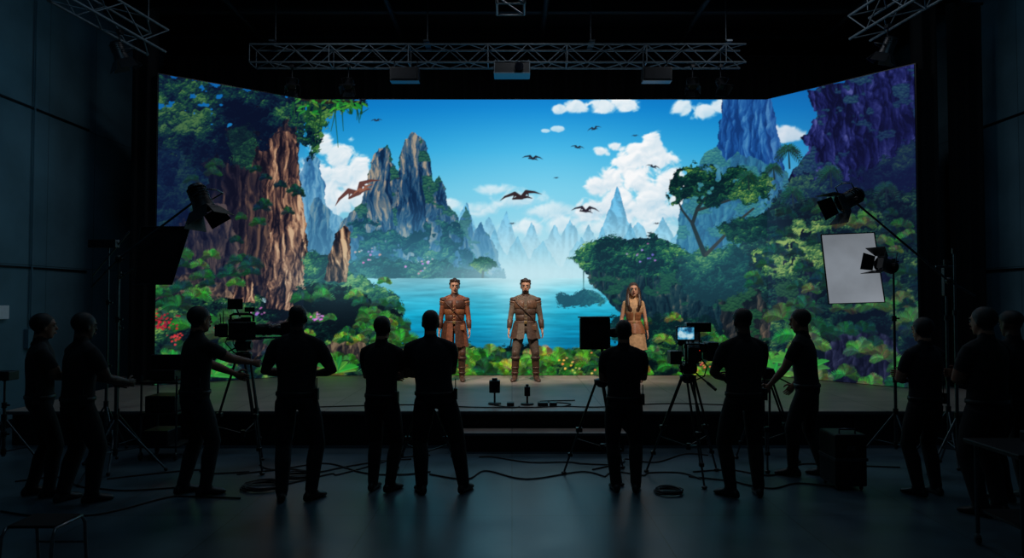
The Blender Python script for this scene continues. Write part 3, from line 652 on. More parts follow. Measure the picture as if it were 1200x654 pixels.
        b.tube([an+V((0,0,.03)),an-V((0,0,.035))],[.052,.048],0,12)
        R=[]
        for (t_,w_,h_) in [(-.085,.022,.026),(-.068,.036,.042),(-.02,.043,.052),(.04,.045,.048),(.10,.050,.034),(.15,.046,.027),(.18,.036,.02),(.195,.018,.012)]:
            R.append((V((an.x,an.y,0))+fd*t_+V((0,0,h_+.001)),w_,h_,fs,V((0,0,1))))
        b.loft(R,0,16); seg(V((an.x,an.y,.035))-fd*.06,V((an.x,an.y,.03))+fd*.17,.045,4)
        HD.append((hj,kn,an,fd,fs,k))
    AR=[]
    for s_,key in((-1,'L'),(1,'R')):
        sj=shc+TX*(s_*shw)+V((0,0,1.43)); tg=V(arms[key])
        tg=V((sx,sy,0))+TX*tg.x+TY*tg.y+V((0,0,tg.z))
        el,wr=ik(sj,tg,.285,.25,arms['p'+key])
        k=.74 if fem else build
        sl=1.12 if (style is None) else 1.0
        b.tube([shc+TX*s_*.04+V((0,0,1.495)),shc+TX*s_*shw*.62+V((0,0,1.462)),sj+V((0,0,.0)),sj.lerp(el,.25),sj.lerp(el,.6),el,el.lerp(wr,.3),el.lerp(wr,.7),wr],[.05*k,.058*k,.062*k,.062*k*sl,.054*k*sl,.045*k,.044*k,.035*k,.029*k],0,14)
        ns=sj.lerp(el,sleeve) if sleeve<=1 else el.lerp(wr,sleeve-1)
        if sleeve<=1: seg(sj,ns,.055*k,0); seg(ns,el,.047*k,2); seg(el,wr,.038*k,2)
        else: seg(sj,el,.05*k,0); seg(el,ns,.04*k,0); seg(ns,wr,.033*k,2)
        AR.append((sj,el,wr,s_,k))
    tmp=b.obj('tmp_body',[]); md=tmp.modifiers.new('r','REMESH'); md.mode='VOXEL'; md.voxel_size=vox
    sm=tmp.modifiers.new('s','SMOOTH'); sm.factor=.5; sm.iterations=4
    dg=bpy.context.evaluated_depsgraph_get(); me=bpy.data.meshes.new_from_object(tmp.evaluated_get(dg))
    bpy.data.objects.remove(tmp)
    nv=len(me.vertices); co=np.zeros(nv*3,'f4'); me.vertices.foreach_get('co',co); co=co.reshape(-1,3)
    fc=np.array([p.center[:] for p in me.polygons],'f4'); fcs=[tuple(p.vertices) for p in me.polygons]; bpy.data.meshes.remove(me)
    best=np.full(len(fc),9.,'f4'); li=np.zeros(len(fc),int)
    for (p,q,r,l) in lab:
        p=np.array(p);q=np.array(q);e=q-p; t_=np.clip(((fc-p)@e)/(e@e+1e-9),0,1); d_=np.linalg.norm(fc-p-t_[:,None]*e,axis=1)-r
        k=d_<best; best=np.where(k,d_,best); li=np.where(k,l,li)
    rel=(fc-np.array(hc))@np.array(hR)
    isH=(li==9)|((li==2)&(rel[:,2]>-.14)&(np.linalg.norm(rel[:,:2],axis=1)<.12)&(fc[:,2]>1.52))
    lo,hi=(-.075,.068)
    if hair=='cap': lo,hi=(-.0,.05)
    thr=lo+(hi-lo)*np.clip((rel[:,1]+.035)/.105,0,1)
    hm=(rel[:,2]>thr)
    if style=='captain': hm|=((rel[:,2]<-.080)&(rel[:,1]>.03)&(np.abs(rel[:,0])<.06))
    li=np.where(isH,np.where(hm,3,2),li); li=np.where(li==9,2,li)
    o=B(); o.v=[tuple(c) for c in co]; o.f=fcs; o.m=[int(x) for x in li]; o.s=[True]*len(fcs)
    for (sj,el,wr,s_,k) in AR:
        d=(wr-el).normalized()
        nrm=V((-s_,.15,-.1))
        if arms is CROSS: nrm=V((0,-1,0))
        dd=d; nn=(nrm-dd*nrm.dot(dd)).normalized(); x=dd.cross(nn); fwd=V((0,1,.8)); sd=1 if x.dot(fwd)>0 else -1
        hand(o,wr,d,nrm,sd,arms.get('curl',.3),2,.88 if fem else 1.)
    for s_ in(-1,1):
        e=hc+hR@V((s_*.032,.0905,.002)); o.ball(e,(.0145,.008,.0085),6,10,hR); o.ball(e+hR@V((0,.0065,0)),(.0065,.003,.0065),3,8,hR)
        o.tube([hc+hR@V((s_*.014,.104,.023)),hc+hR@V((s_*.032,.102,.029)),hc+hR@V((s_*.052,.086,.022))],[.0035,.0045,.003],3,6)
        o.tube([hc+hR@V((s_*.017,.098,.010)),hc+hR@V((s_*.032,.1,.0135)),hc+hR@V((s_*.048,.09,.006))],.0025,3,5)
    o.tube([hc+hR@V((-.025,.096,-.064)),hc+hR@V((-.008,.106,-.060)),hc+hR@V((.008,.106,-.060)),hc+hR@V((.025,.096,-.064))],[.002,.005,.005,.002],7,7)
    o.tube([hc+hR@V((-.02,.096,-.070)),hc+hR@V((0,.106,-.071)),hc+hR@V((.02,.096,-.070))],[.002,.006,.002],7,7)
    def tring(z,g):
        zs=[r[0].z for r in rg]; i=max(0,min(len(zs)-2,sum(1 for q in zs if q<z)-1)); t_=(z-zs[i])/(zs[i+1]-zs[i])
        return (rg[i][0].lerp(rg[i+1][0],t_),rg[i][1]*(1-t_)+rg[i+1][1]*t_+g,rg[i][2]*(1-t_)+rg[i+1][2]*t_+g,rg[i][3],rg[i][4])
    def patch(z0_,z1_,a0,a1,g,m_,nz=5,na=10):
        vs=[];fs=[]
        for j in range(nz+1):
            z_=z0_+(z1_-z0_)*j/nz
            for i in range(na+1):
                u=i/na; edge=min(1,min(u,1-u)*na,min(j,nz-j)*1.0)
                a=a0+(a1-a0)*u
                c,rx,ry,X,Yv=tring(z_,g*edge-.006*(1-edge)); vs.append(c+X*rx*math.cos(a)+Yv*ry*math.sin(a))
        n1=na+1
        for j in range(nz):
            for i in range(na): fs.append((j*n1+i,j*n1+i+1,(j+1)*n1+i+1,(j+1)*n1+i))
        o.add(vs,fs,m_,True)
    if style is None:
        o.loft([tring(.965,.004),tring(.97,.010),tring(1.0,.010),tring(1.005,.004)],5,26,caps=False)
        c,rx,ry,X,Yv=tring(.98,.03); p=c+X*(rx*.92)-Yv*.04
        o.box(p,(.035,.06,.11),5,bev=.006); o.tube([p+V((0,0,.05)),p+V((0,0,.15))],.005,5,6)
        c=nb; o.loft([(c+V((0,0,.035)),nr+.016,nr+.02),(c+V((0,0,.068)),nr+.006,nr+.008)],0,18,caps=False)
    else:
        PI=math.pi
        def band(z,g,h,m_): o.loft([tring(z-h,g-.012),tring(z-h,g),tring(z+h,g),tring(z+h,g-.012)],m_,30,caps=False)
        if style!='heroine':
            for f0 in (0,PI):
                for (q0,q1) in ((.10,.47),(.53,.90)):
                    patch(1.27,1.44,f0+PI*q0,f0+PI*q1,.018,5 if style=='ranger' else 8)
                    patch(1.16,1.28,f0+PI*(q0+.02),f0+PI*(q1),.012,8 if style=='ranger' else 5,4)
                    patch(1.05,1.18,f0+PI*(q0+.02),f0+PI*(q1),.016,5,4)
            band(1.04,.020,.026,5)
            c,rx,ry,X,Yv=tring(1.04,.03); o.box(c+Yv*ry,(.055,.016,.048),9,bev=.006)
            b1=[]
            for i in range(15):
                a=PI*(.14+.66*i/14); z_=1.47-.42*i/14
                c,rx,ry,X,Yv=tring(z_,.024); b1.append(c+X*rx*math.cos(a)+Yv*ry*math.sin(a))
            o.tube(b1,.012,5,6)
            for z_ in (1.10,1.16,1.22,1.28,1.34): c,rx,ry,X,Yv=tring(z_,.008); o.tube([c+Yv*ry-X*.018,c+Yv*(ry+.004),c+Yv*ry+X*.018],.004,9,5)
            zb=.60 if style=='ranger' else .74
            for sgn in(-1,1):
                for (a0,a1) in ((.06,.30),(.27,.47),(.53,.75),(.72,.98)):
                    vs=[];fs=[];N=8; out=.008 if a0 in(.06,.53) else 0
                    for j in range(6):
                        z_=1.03+(zb-1.03)*j/5; fl=.022+.06*j/5+out
                        for i in range(N):
                            a=sgn*PI*(a0+(a1-a0)*i/(N-1)); c=V((hip[0],hip[1],z_+ (.03*abs(i-3.5)/3.5 if j==5 else 0)))
                            vs.append(c+V((math.cos(a)*(.176+fl)*build,math.sin(a)*(.126+fl),0)))
                    for j in range(5):
                        for i in range(N-1): fs.append((j*N+i,j*N+i+1,(j+1)*N+i+1,(j+1)*N+i))
                    o.add(vs,fs,5 if a0 in(.06,.53) else 0,True)
            o.box((hip[0]-.15,hip[1]+.13,.95),(.08,.05,.1),8,bev=.012)
            o.tube([(hip[0]+.2,hip[1]+.02,1.02),(hip[0]+.27,hip[1]-.12,.62)],[.018,.012],5,8)
            o.loft([(nb+V((0,0,.01)),nr+.05,nr+.04),(nb+V((0,0,.05)),nr+.022,nr+.026),(nb+V((0,0,.085)),nr+.02,nr+.022)],5,22,caps=False)
        else:
            for f0 in (0,PI):
                for (q0,q1) in ((.06,.48),(.52,.94)): patch(1.10,1.27,f0+PI*q0,f0+PI*q1,.010,5,5)
            band(1.07,.016,.03,5); c,rx,ry,X,Yv=tring(1.07,.026); o.box(c+Yv*ry,(.045,.014,.045),9,bev=.006)
            S_=[];hp=V((hip[0],hip[1]+.02,0))
            for z_,rx_,ry_ in((1.06,.138,.105),(.98,.176,.136),(.88,.198,.16),(.76,.212,.176),(.64,.225,.192),(.58,.235,.20)): S_.append((hp+V((0,0,z_)),rx_,ry_))
            o.loft(S_,0,54,caps=False,wave=.06,wn=9)
            o.loft([(c_,a_+.010,b_+.010) for (c_,a_,b_) in S_[:3]],5,54,caps=False,wave=.05,wn=9)
        for (sj,el,wr,s_,k) in AR:
            ax=(el-sj).normalized()
            R3=ax.to_track_quat('-Z','Y').to_matrix()
            if style!='heroine':
                for q_,g_,m_ in ((-.02,1.0,5),(.14,.93,8),(.28,.84,5)):
                    c=sj.lerp(el,q_)+V((s_*.008,0,.004)); o.ball(c,(.077*g_,.078*g_,.045*g_),m_,14,R3)
            d=(wr-el).normalized(); x=d.orthogonal().normalized(); y=d.cross(x)
            o.loft([(el.lerp(wr,.28),.046*k,.046*k,x,y),(el.lerp(wr,.3),.052*k,.052*k,x,y),(el.lerp(wr,.88),.040*k,.040*k,x,y),(el.lerp(wr,.9),.034*k,.034*k,x,y)],5,14,caps=False)
        for (hj,kn,an,fd,fs,k) in HD:
            for q_,g_,hh_ in((.2,.014,.022),(.62,.006,.012),(.85,.008,.012)):
                c=kn.lerp(an,q_)-fd*.01*(1-q_); r_=(.070-.014*q_)*k+g_; o.loft([(c-V((0,0,hh_)),r_-.012,r_-.012),(c-V((0,0,hh_)),r_,r_),(c+V((0,0,hh_)),r_,r_),(c+V((0,0,hh_)),r_-.012,r_-.012)],5 if q_==.2 else 4,16,caps=False)
            if style!='heroine': o.ball(kn+fd*.045,(.045,.028,.06),5,12)
    sc_=H/1.8; c,s=math.cos(yaw),math.sin(yaw)
    o.v=[((x*c-y*s)*sc_+loc[0],(x*s+y*c)*sc_+loc[1],z*sc_+z0) for (x,y,z) in o.v]
    return o.obj(name,mats)
def skinm(n,c): return mat(n,c,.55,var=.08,scale=60)
SK1=skinm('skin_light',(210,154,124)); SK2=skinm('skin_tan',(140,94,72)); SK3=skinm('skin_dark',(80,52,40)); SK4=skinm('skin_fair',(170,120,96))
HB=mat('hair_black',(16,13,12),.6,var=.4,scale=120); HBr=mat('hair_brown',(62,38,25),.5,var=.4,scale=120)
SH1=mat('black_tshirt',(15,17,20),.9,var=.3,scale=30,bump=.2); SH2=mat('charcoal_shirt',(22,25,29),.9,var=.3,scale=30,bump=.2); SH3=mat('navy_shirt',(15,20,30),.9,var=.3,scale=30,bump=.2)
PT1=mat('black_trousers',(14,15,18),.9,var=.3,scale=30,bump=.2); PT2=mat('dark_jeans',(17,22,30),.9,var=.3,scale=50,bump=.2)
SHO=mat('black_shoes',(14,14,15),.5); BLT=mat('belt_leather',(10,10,10),.5); EYE=mat('eye_white',(200,195,188),.3,var=.03); LIP=mat('lips',(150,80,70),.5,var=.05)
def crew(sh,pt,sk): return [sh,pt,sk,HB,SHO,BLT,EYE,LIP,BLT]
D=math.radians
human('crew_member',(-4.60,6.68),D(-52),1.77,crew(SH2,PT1,SK2),CROSS,feet=((-.1,-.05,.1),(.1,.08,-.1)),build=.96)
human('crew_member',(-4.12,6.50),D(-35),1.78,crew(SH1,PT1,SK3),dict(R=(.18,.34,1.12),L=(-.12,.36,1.1),pR=(.6,-.6,-.6),pL=(-.6,-.6,-.6),curl=.6),feet=((-.13,-.06,.2),(.14,.08,-.2)),build=1.1,sh=(0,.03),hpitch=-.1)
human('camera_operator',(-3.12,6.74),D(-42),1.84,crew(SH1,PT2,SK2),dict(R=(.13,.49,1.24),L=(-.05,.40,1.12),pR=(.5,-.3,-1),pL=(-.6,-.6,-.6),curl=.75),feet=((-.12,-.05,.1),(.12,.06,-.1)),build=1.0,sh=(0,.02))
human('crew_member',(-2.06,6.56),D(2),1.86,crew(SH2,PT2,SK3),dict(FRONT,R=(.12,.22,1.14),L=(-.12,.22,1.14),pR=(1,-.2,-.8),pL=(-1,-.2,-.8)),feet=((-.12,-.03,.25),(.14,.0,-.5)),build=1.02,hair='bald')
human('crew_member',(-1.31,6.88),D(-14),1.74,crew(SH1,PT1,SK4),CROSS,feet=((-.09,.0,.1),(.10,.0,-.3)),build=.98)
human('crew_member',(-.79,6.8),D(6),1.80,crew(SH3,PT1,SK2),CROSS,feet=((-.10,.0,.3),(.31,.0,-.5)),hip=(.03,0),sh=(-.02,0),build=1.08)
human('crew_member',(1.12,6.86),D(-6),1.70,crew(SH1,PT1,SK2),CROSS,feet=((-.09,.0,.2),(.12,.0,-.15)),build=1.02)
human('crew_member',(2.26,6.68),D(8),1.82,crew(SH2,PT1,SK3),dict(FRONT,R=(.04,.26,1.14),L=(-.08,.26,1.1),pR=(1,-.2,-.75),pL=(-1,-.2,-.75)),feet=((-.14,.0,.5),(.14,.0,-.3)),build=1.0,hair='cap')
human('camera_assistant',(3.20,7.42),D(52),1.80,crew(SH1,PT1,SK2),dict(L=(-.22,.32,.92),R=(.24,.16,.95),pR=(.4,-1,-.2),pL=(-.3,-1,-.3),curl=.7),feet=((-.08,.14,.1),(.13,-.12,-.1)),build=.98,sh=(0,.05),hpitch=-.12)
human('crew_member',(4.05,6.72),D(16),1.73,crew(SH3,PT1,SK4),CROSS,feet=((-.1,.0,.2),(.12,.0,-.2)),build=1.0)
human('crew_member',(4.24,6.12),D(22),1.84,crew(SH1,PT2,SK2),CROSS,feet=((-.1,.0,.2),(.14,.0,-.2)),build=1.12)
human('crew_member',(4.80,6.55),D(12),1.80,crew(SH2,PT1,SK3),FRONT,feet=((-.12,.0,.2),(.12,.0,-.2)),build=1.06,hair='cap')
LE1=mat('brown_leather_tunic',(138,78,50),.6,var=.35,scale=22,bump=.4); LE2=mat('dark_leather',(88,52,36),.5,var=.35,scale=26,bump=.4); LE3=mat('leather_trim',(148,92,58),.5,var=.3,scale=30)
LE4=mat('grey_brown_cloth',(108,92,78),.8,var=.3,scale=30,bump=.3); TRO=mat('brown_trousers',(98,66,48),.8,var=.3,scale=30,bump=.3); TRO2=mat('slate_trousers',(88,72,60),.8,var=.3,scale=30,bump=.3); BOO=mat('leather_boots',(84,54,38),.5,var=.35,scale=24,bump=.3)
LE5=mat('weathered_leather',(82,60,48),.5,var=.35,scale=24,bump=.4); LE6=mat('worn_plate_leather',(116,82,60),.5,var=.35,scale=24,bump=.4)
DRS=mat('suede_dress',(192,150,110),.8,var=.25,scale=20,bump=.3); BUC=mat('brass_buckle',(170,140,90),.4,.6)
ARMD=dict(R=(.27,.06,.86),L=(-.27,.05,.86),pR=(.5,-1,0),pL=(-.5,-1,0),curl=.3)
human('costumed_actor',(-1.02,12.17),D(180),1.80,[LE1,TRO,SK1,HBr,BOO,LE2,EYE,LIP,LE3,BUC],ARMD,feet=((-.13,.0,.2),(.13,.04,-.2)),hair='full',vox=.008,style='ranger',sleeve=1.8,z0=.461,hyaw=.1)
human('costumed_actor',(.24,12.17),D(180),1.80,[LE4,TRO2,SK1,HBr,BOO,LE5,EYE,LIP,LE6,BUC],dict(ARMD,R=(.30,.05,.87),L=(-.30,.05,.87)),feet=((-.19,.0,.25),(.19,.0,-.25)),hair='full',vox=.008,style='captain',sleeve=1.8,z0=.461,build=1.06)
human('costumed_actress',(2.15,12.1),D(176),1.74,[DRS,SK1,SK1,HBr,BOO,LE3,EYE,LIP,LE3,BUC],dict(R=(.25,.04,.87),L=(-.25,.04,.87),pR=(.4,-1,0),pL=(-.4,-1,0),curl=.25),feet=((-.09,.0,.15),(.10,.03,-.2)),female=True,hair='long',vox=.008,style='heroine',sleeve=.25,z0=.461)

# ------------------------------------------------------------------ equipment
def tripod(b,x,y,h,spread,rot=0,m=0,ms=1,zf=0.):
    ap=V((x,y,h))
    for k in range(3):
        a=rot+k*2*math.pi/3; d=V((math.cos(a),math.sin(a),0)); sd=V((-math.sin(a),math.cos(a),0))
        top=ap+d*.07-V((0,0,.05)); ft=V((x,y,zf))+d*spread+V((0,0,.02))
        md=top.lerp(ft,.52); lo=top.lerp(ft,.80)
        for s_ in(-1,1):
            b.tube([top+sd*s_*.035,md+sd*s_*.028],.013,m,8); b.tube([md+sd*s_*.012,lo+sd*s_*.012],.010,ms,8)
        b.box(md,(.07,.07,.05),m,bev=.01); b.box(lo,(.05,.05,.04),m,bev=.008)
        b.tube([lo,ft],.011,ms,8); b.ball(ft-V((0,0,.002)),(.03,.03,.018),m,10)
        b.tube([V((x,y,zf+.0+h*.3)),top.lerp(ft,.62)],.008,m,6)
    b.tube([V((x,y,zf+h*.27)),V((x,y,zf+h*.33))],.025,m,10)
    b.loft([(ap-V((0,0,.09)),.04,.04),(ap-V((0,0,.05)),.085,.085),(ap-V((0,0,.01)),.09,.09),(ap,.06,.06)],m,20)
def head(b,x,y,h,yaw,m=0,L=.45,side=1):
    b.box((x,y,h+.05),(.13,.14,.1),m,bev=.015); b.loft([(V((x-.09,y,h+.06)),.045,.045,V((0,1,0)),V((0,0,1))),(V((x+.09,y,h+.06)),.045,.045,V((0,1,0)),V((0,0,1)))],m,16)
    b.box((x,y,h+.115),(.11,.2,.025),m,bev=.005)
    d=V((math.sin(yaw),-math.cos(yaw),0)); p=V((x,y,h+.06))
    b.tube([p+d*.05,p+d*L-V((0,0,.16))],.009,m,8); b.tube([p+d*(L-.1)-V((0,0,.12)),p+d*(L+.03)-V((0,0,.172))],.016,m,8)
def screen_mat(name,cols,st):
    m=bpy.data.materials.new(name); m.use_nodes=True; nt=m.node_tree; nt.nodes.remove(nt.nodes['Principled BSDF'])
    tc=nt.nodes.new('ShaderNodeTexCoord'); nz=nt.nodes.new('ShaderNodeTexNoise'); nz.inputs['Scale'].default_value=14; nz.inputs['Detail'].default_value=4
    rp=nt.nodes.new('ShaderNodeValToRGB'); rp.color_ramp.elements[0].position=.38; rp.color_ramp.elements[1].position=.62
    rp.color_ramp.elements[0].color=lin(cols[0]); rp.color_ramp.elements[1].color=lin(cols[2]); e=rp.color_ramp.elements.new(.5); e.color=lin(cols[1])
    em=nt.nodes.new('ShaderNodeEmission'); em.inputs['Strength'].default_value=st
    nt.links.new(tc.outputs['Object'],nz.inputs['Vector']); nt.links.new(nz.outputs['Fac'],rp.inputs['Fac']); nt.links.new(rp.outputs['Color'],em.inputs['Color']); nt.links.new(em.outputs[0],nt.nodes['Material Output'].inputs['Surface'])
    return m
M_mon=screen_mat('monitor_picture',((20,70,110),(70,160,200),(190,225,235)),.9)
M_led=mat('indicator_light',(200,40,20),.4,var=.0,emit=1.5)
def cinecam(b,pos,yaw,s=1.,mon=None):
    old=b.M; b.M=Matrix.Translation(V(pos))@Matrix.Rotation(yaw,4,'Z')@Matrix.Scale(s,4)
    b.box((0,-.02,.10),(.15,.26,.17),0,bev=.012); b.box((0,0,.008),(.1,.34,.02),0,bev=.004)
    b.box((0,-.2,.10),(.11,.09,.14),0,bev=.012); b.box((0,-.26,.10),(.10,.04,.12),0,bev=.01)
    for x in(-.045,.045): b.tube([(x,-.1,.015),(x,.44,.015)],.0085,1,8)
    Y=V((1,0,0)),V((0,0,1))
    b.loft([(V((0,.11,.10)),.05,.05,*Y),(V((0,.13,.10)),.056,.056,*Y),(V((0,.22,.10)),.056,.056,*Y),(V((0,.225,.10)),.062,.062,*Y),(V((0,.27,.10)),.062,.062,*Y),(V((0,.275,.10)),.055,.055,*Y),(V((0,.36,.10)),.065,.065,*Y)],0,20)
    b.loft([(V((.0,.361,.10)),.058,.058,*Y),(V((0,.363,.10)),.05,.05,*Y)],2,20)
    R=[]
    for (yy,w,h) in((.355,.075,.06),(.37,.085,.07),(.45,.115,.092),(.45,.105,.082),(.38,.075,.06)):
        R.append([V((sx*w,yy,.10+sz*h)) for sx,sz in((-1,-1),(1,-1),(1,1),(-1,1))])
    b.rings(R,0,False,False); b.box((0,.45,.225),(.2,.012,.1),0,Matrix.Rotation(-.5,3,'X'))
    b.loft([(V((-.085,.20,.06)),.03,.03,V((0,1,0)),V((0,0,1))),(V((-.11,.20,.06)),.03,.03,V((0,1,0)),V((0,0,1)))],0,14)
    b.tube([(0,.09,.19),(0,.09,.25),(0,.05,.265),(0,-.1,.265),(0,-.13,.25),(0,-.13,.19)],.013,0,8)
    b.box((-.10,.02,.20),(.07,.1,.06),0,bev=.01); b.tube([(-.10,-.03,.20),(-.11,-.12,.19),(-.11,-.15,.19)],[.02,.022,.03],0,12)
    b.box((.09,-.04,.14),(.04,.12,.08),0,bev=.008); b.tube([(.05,-.2,.17),(.05,-.2,.3)],.005,0,6); b.tube([(-.04,-.22,.17),(-.05,-.23,.27)],.005,0,6)
    b.box((.04,.05,.31),(.05,.1,.05),0,bev=.008); b.tube([(.04,.05,.265),(.04,.05,.3)],.008,1,6)
    b.tube([(.07,-.15,.05),(.12,-.18,-.02),(.10,-.1,-.12),(.03,-.05,-.16)],.006,0,6); b.tube([(-.07,-.1,.05),(-.12,-.1,-.04),(-.08,-.05,-.14)],.005,0,6)
    b.box((.05,-.283,.13),(.006,.004,.006),4)
    b.M=old
    if mon:
        p,yw,w,h=mon; b.M=Matrix.Translation(V(p))@Matrix.Rotation(yw,4,'Z')
        b.box((0,0,0),(w,.03,h),0,bev=.006); b.box((0,-.0165,0),(w*.86,.003,h*.82),3)
        b.tube([(0,.0,-h/2),(0,.03,-h/2-.08)],.008,1,6); b.M=old
CM=[M_plas,M_dsteel,M_glass,M_mon,M_led]
b=B(); tripod(b,-3.04,7.76,1.32,.42,D(80)); head(b,-3.04,7.76,1.33,D(-35)); cinecam(b,(-3.04,7.76,1.455),D(-66),1.1)
b.box((-3.12,7.70,1.86),(.16,.04,.12),0,Matrix.Rotation(.5,3,'Z'),bev=.006); b.tube([(-3.08,7.74,1.72),(-3.12,7.72,1.82)],.01,1,6)
b.obj('cinema_camera_on_tripod',CM)
b=B(); tripod(b,1.90,7.40,1.10,.46,D(35)); head(b,1.90,7.40,1.11,D(20)); cinecam(b,(1.95,7.40,1.235),D(-12),1.15,((1.80,7.10,1.56),D(4),.20,.15))
b.box((1.72,7.25,1.30),(.12,.16,.14),0,bev=.01); b.box((2.12,7.3,1.36),(.12,.2,.2),0,bev=.012); b.box((1.96,7.22,1.62),(.26,.12,.1),0,bev=.012)
b.obj('cinema_camera_on_tripod',CM)
b=B(); tripod(b,.98,7.45,1.05,.42,D(50)); b.tube([(.98,7.45,1.05),(.98,7.45,1.4)],.016,1,8)
b.box((.90,7.42,1.54),(.34,.05,.34),0,Matrix.Rotation(.2,3,'Z'),bev=.01); b.box((.90,7.37,1.54),(.16,.05,.18),0,Matrix.Rotation(.2,3,'Z'),bev=.01)
b.box((.90,7.40,1.72),(.36,.10,.015),0,Matrix.Rotation(.2,3,'Z')); b.loft([(V((1.1,7.36,1.55)),.07,.05,V((1,0,0)),V((0,0,1))),(V((1.1,7.46,1.55)),.07,.05,V((1,0,0)),V((0,0,1)))],0,16)
b.obj('field_monitor_on_tripod',CM)
b=B(); tripod(b,-.95,7.55,.78,.40,D(30)); head(b,-.95,7.55,.79,D(60),L=.3); b.obj('camera_tripod',CM)
b=B(); tripod(b,2.95,7.95,.98,.40,D(10)); head(b,2.95,7.95,.99,D(70),L=.36); b.obj('camera_tripod',CM)
def floorunit(name,x,y,h,w):
    b=B(); z=.46
    b.loft([(V((x,y,z)),.09,.09),(V((x,y,z+.02)),.09,.09),(V((x,y,z+.025)),.03,.03)],0,18); b.tube([(x,y,z),(x,y,z+h*.5)],.014,1,8)
    b.box((x,y,z+h*.72),(w,.12,h*.5),0,bev=.012); b.loft([(V((x,y-.065,z+h*.75)),w*.3,w*.3,V((1,0,0)),V((0,0,1))),(V((x,y-.08,z+h*.75)),w*.33,w*.33,V((1,0,0)),V((0,0,1)))],2,16)
    b.box((x,y,z+h),(w*.5,.05,.04),0,bev=.006); return b.obj(name,CM)
floorunit('witness_camera',-.24,9.5,.34,.15); floorunit('witness_camera',.21,9.45,.26,.08)
b=B()
for (x,w) in ((-.02,.10),(.42,.14),(.56,.1)): b.box((x,9.36,.485),(w,.12,.05),0,bev=.01)
b.obj('stage_junction_boxes',[M_plas])

def stand(b,x,y,h,spread=.4,rot=0,m=0,ms=1):
    hh=[0.28,h*.42,h*.72,h]; rr_=[.018,.015,.012]
    for i in range(3): b.tube([(x,y,hh[i] if i else .2),(x,y,hh[i+1])],rr_[i],ms,10); b.tube([(x,y,hh[i+1]-.03),(x,y,hh[i+1]+.03)],.026,m,10); b.tube([(x,y,hh[i+1]),(x+.06,y,hh[i+1])],.01,m,6)
    for k in range(3):
        a=rot+k*2*math.pi/3; d=V((math.cos(a),math.sin(a),0)); f=V((x,y,.02))+d*spread
        b.tube([V((x,y,.62)),f],.011,ms,8); b.tube([V((x,y,.25)),V((x,y,.62)).lerp(f,.55)],.008,ms,6); b.ball(f,(.022,.022,.02),m,8)
    b.tube([(x,y,.58),(x,y,.66)],.028,m,10); b.tube([(x,y,.22),(x,y,.28)],.026,m,10)
SM=[M_black,M_dsteel,M_glass,M_diff,M_cloth]
b=B(); stand(b,-4.33,7.5,2.35,.5,D(20))
b.tube([(-4.62,7.5,2.05),(-4.33,7.5,2.36),(-3.45,7.5,3.03)],.013,1,8); b.ball((-4.33,7.5,2.36),.04,0)
fresnel(b,(-3.42,7.48,3.0),(.42,-.1,-.9),.95,m=0,mg=2,ms=1)
b.obj('barn_door_lamp_on_boom',SM)
b=B(); stand(b,-4.52,7.85,2.2,.42,D(50)); b.tube([(-4.52,7.85,2.15),(-3.6,7.7,2.74)],.01,1,8)
q=[V((-4.18,7.68,2.73)),V((-3.62,7.66,2.73)),V((-3.82,7.66,2.08)),V((-4.26,7.68,2.08))]
b.add(q+[v+V((0,.012,0)) for v in q],[(0,1,2,3),(7,6,5,4),(0,4,5,1),(1,5,6,2),(2,6,7,3),(3,7,4,0)],4); b.tube(q+[q[0]],.01,0,6)
b.obj('black_flag_on_stand',SM)
b=B(); stand(b,4.93,7.6,2.45,.45,D(80)); b.tube([(5.15,7.6,1.95),(4.86,7.6,2.12),(3.83,7.6,3.0)],.013,1,8); b.ball((4.87,7.6,2.12),.04,0)
fresnel(b,(3.74,7.56,3.02),(-.80,-.15,-.42),.85,m=0,mg=2,ms=1)
b.obj('barn_door_lamp_on_boom',SM)
b=B(); stand(b,4.40,7.87,2.35,.42,D(30)); b.tube([(4.40,7.87,2.31),(3.80,7.87,2.66)],.01,1,8)
q=[V((3.57,7.87,2.66)),V((4.17,7.84,2.68)),V((4.29,7.86,1.88)),V((3.66,7.89,1.86))]
b.add(q,[(0,1,2,3)],3); b.tube(q+[q[0]],.009,0,6)
fresnel(b,(4.22,7.70,2.30),(-.9,-.3,.25),.7,m=0,mg=2,ms=1); b.tube([(4.40,7.87,2.25),(4.3,7.75,2.24)],.014,1,6)
b.obj('softbox_on_stand',SM)
b=B(); stand(b,5.12,8.05,2.35,.4,D(10)); b.tube([(5.0,8.05,2.3),(5.24,8.05,2.3)],.012,1,6); b.box((5.12,8.03,2.12),(.10,.06,.34),0,bev=.01); b.obj('light_stand',SM)
b=B(); stand(b,-5.55,7.5,1.05,.42,D(15)); b.box((-5.55,7.5,1.08),(.2,.16,.1),0,bev=.01); b.obj('light_stand',SM)
b=B(); stand(b,-5.0,8.45,2.6,.36,D(80)); b.box((-5.05,8.43,2.6),(.34,.1,.1),0,bev=.01); b.tube([(-5.2,8.45,2.2),(-4.75,8.45,2.75)],.01,1,6); b.obj('light_stand',SM)
b=B(); cx,cy=-4.20,8.35
for zz in(.16,.55,.92): b.box((cx,cy,zz),(.46,.42,.025),0,bev=.006)
for sx in(-1,1):
    for sy in(-1,1): b.tube([(cx+sx*.21,cy+sy*.19,.1),(cx+sx*.21,cy+sy*.19,1.0)],.012,1,8); b.ball((cx+sx*.21,cy+sy*.19,.05),(.022,.045,.05),0,10)
b.box((cx,cy,.66),(.36,.34,.19),0,bev=.012); b.box((cx-.05,cy,.26),(.3,.34,.17),0,bev=.012); b.box((cx,cy,1.0),(.3,.26,.12),0,bev=.01)
b.box((cx,cy+.02,1.14),(.4,.04,.2),0,Matrix.Rotation(.2,3,'X'),bev=.008)
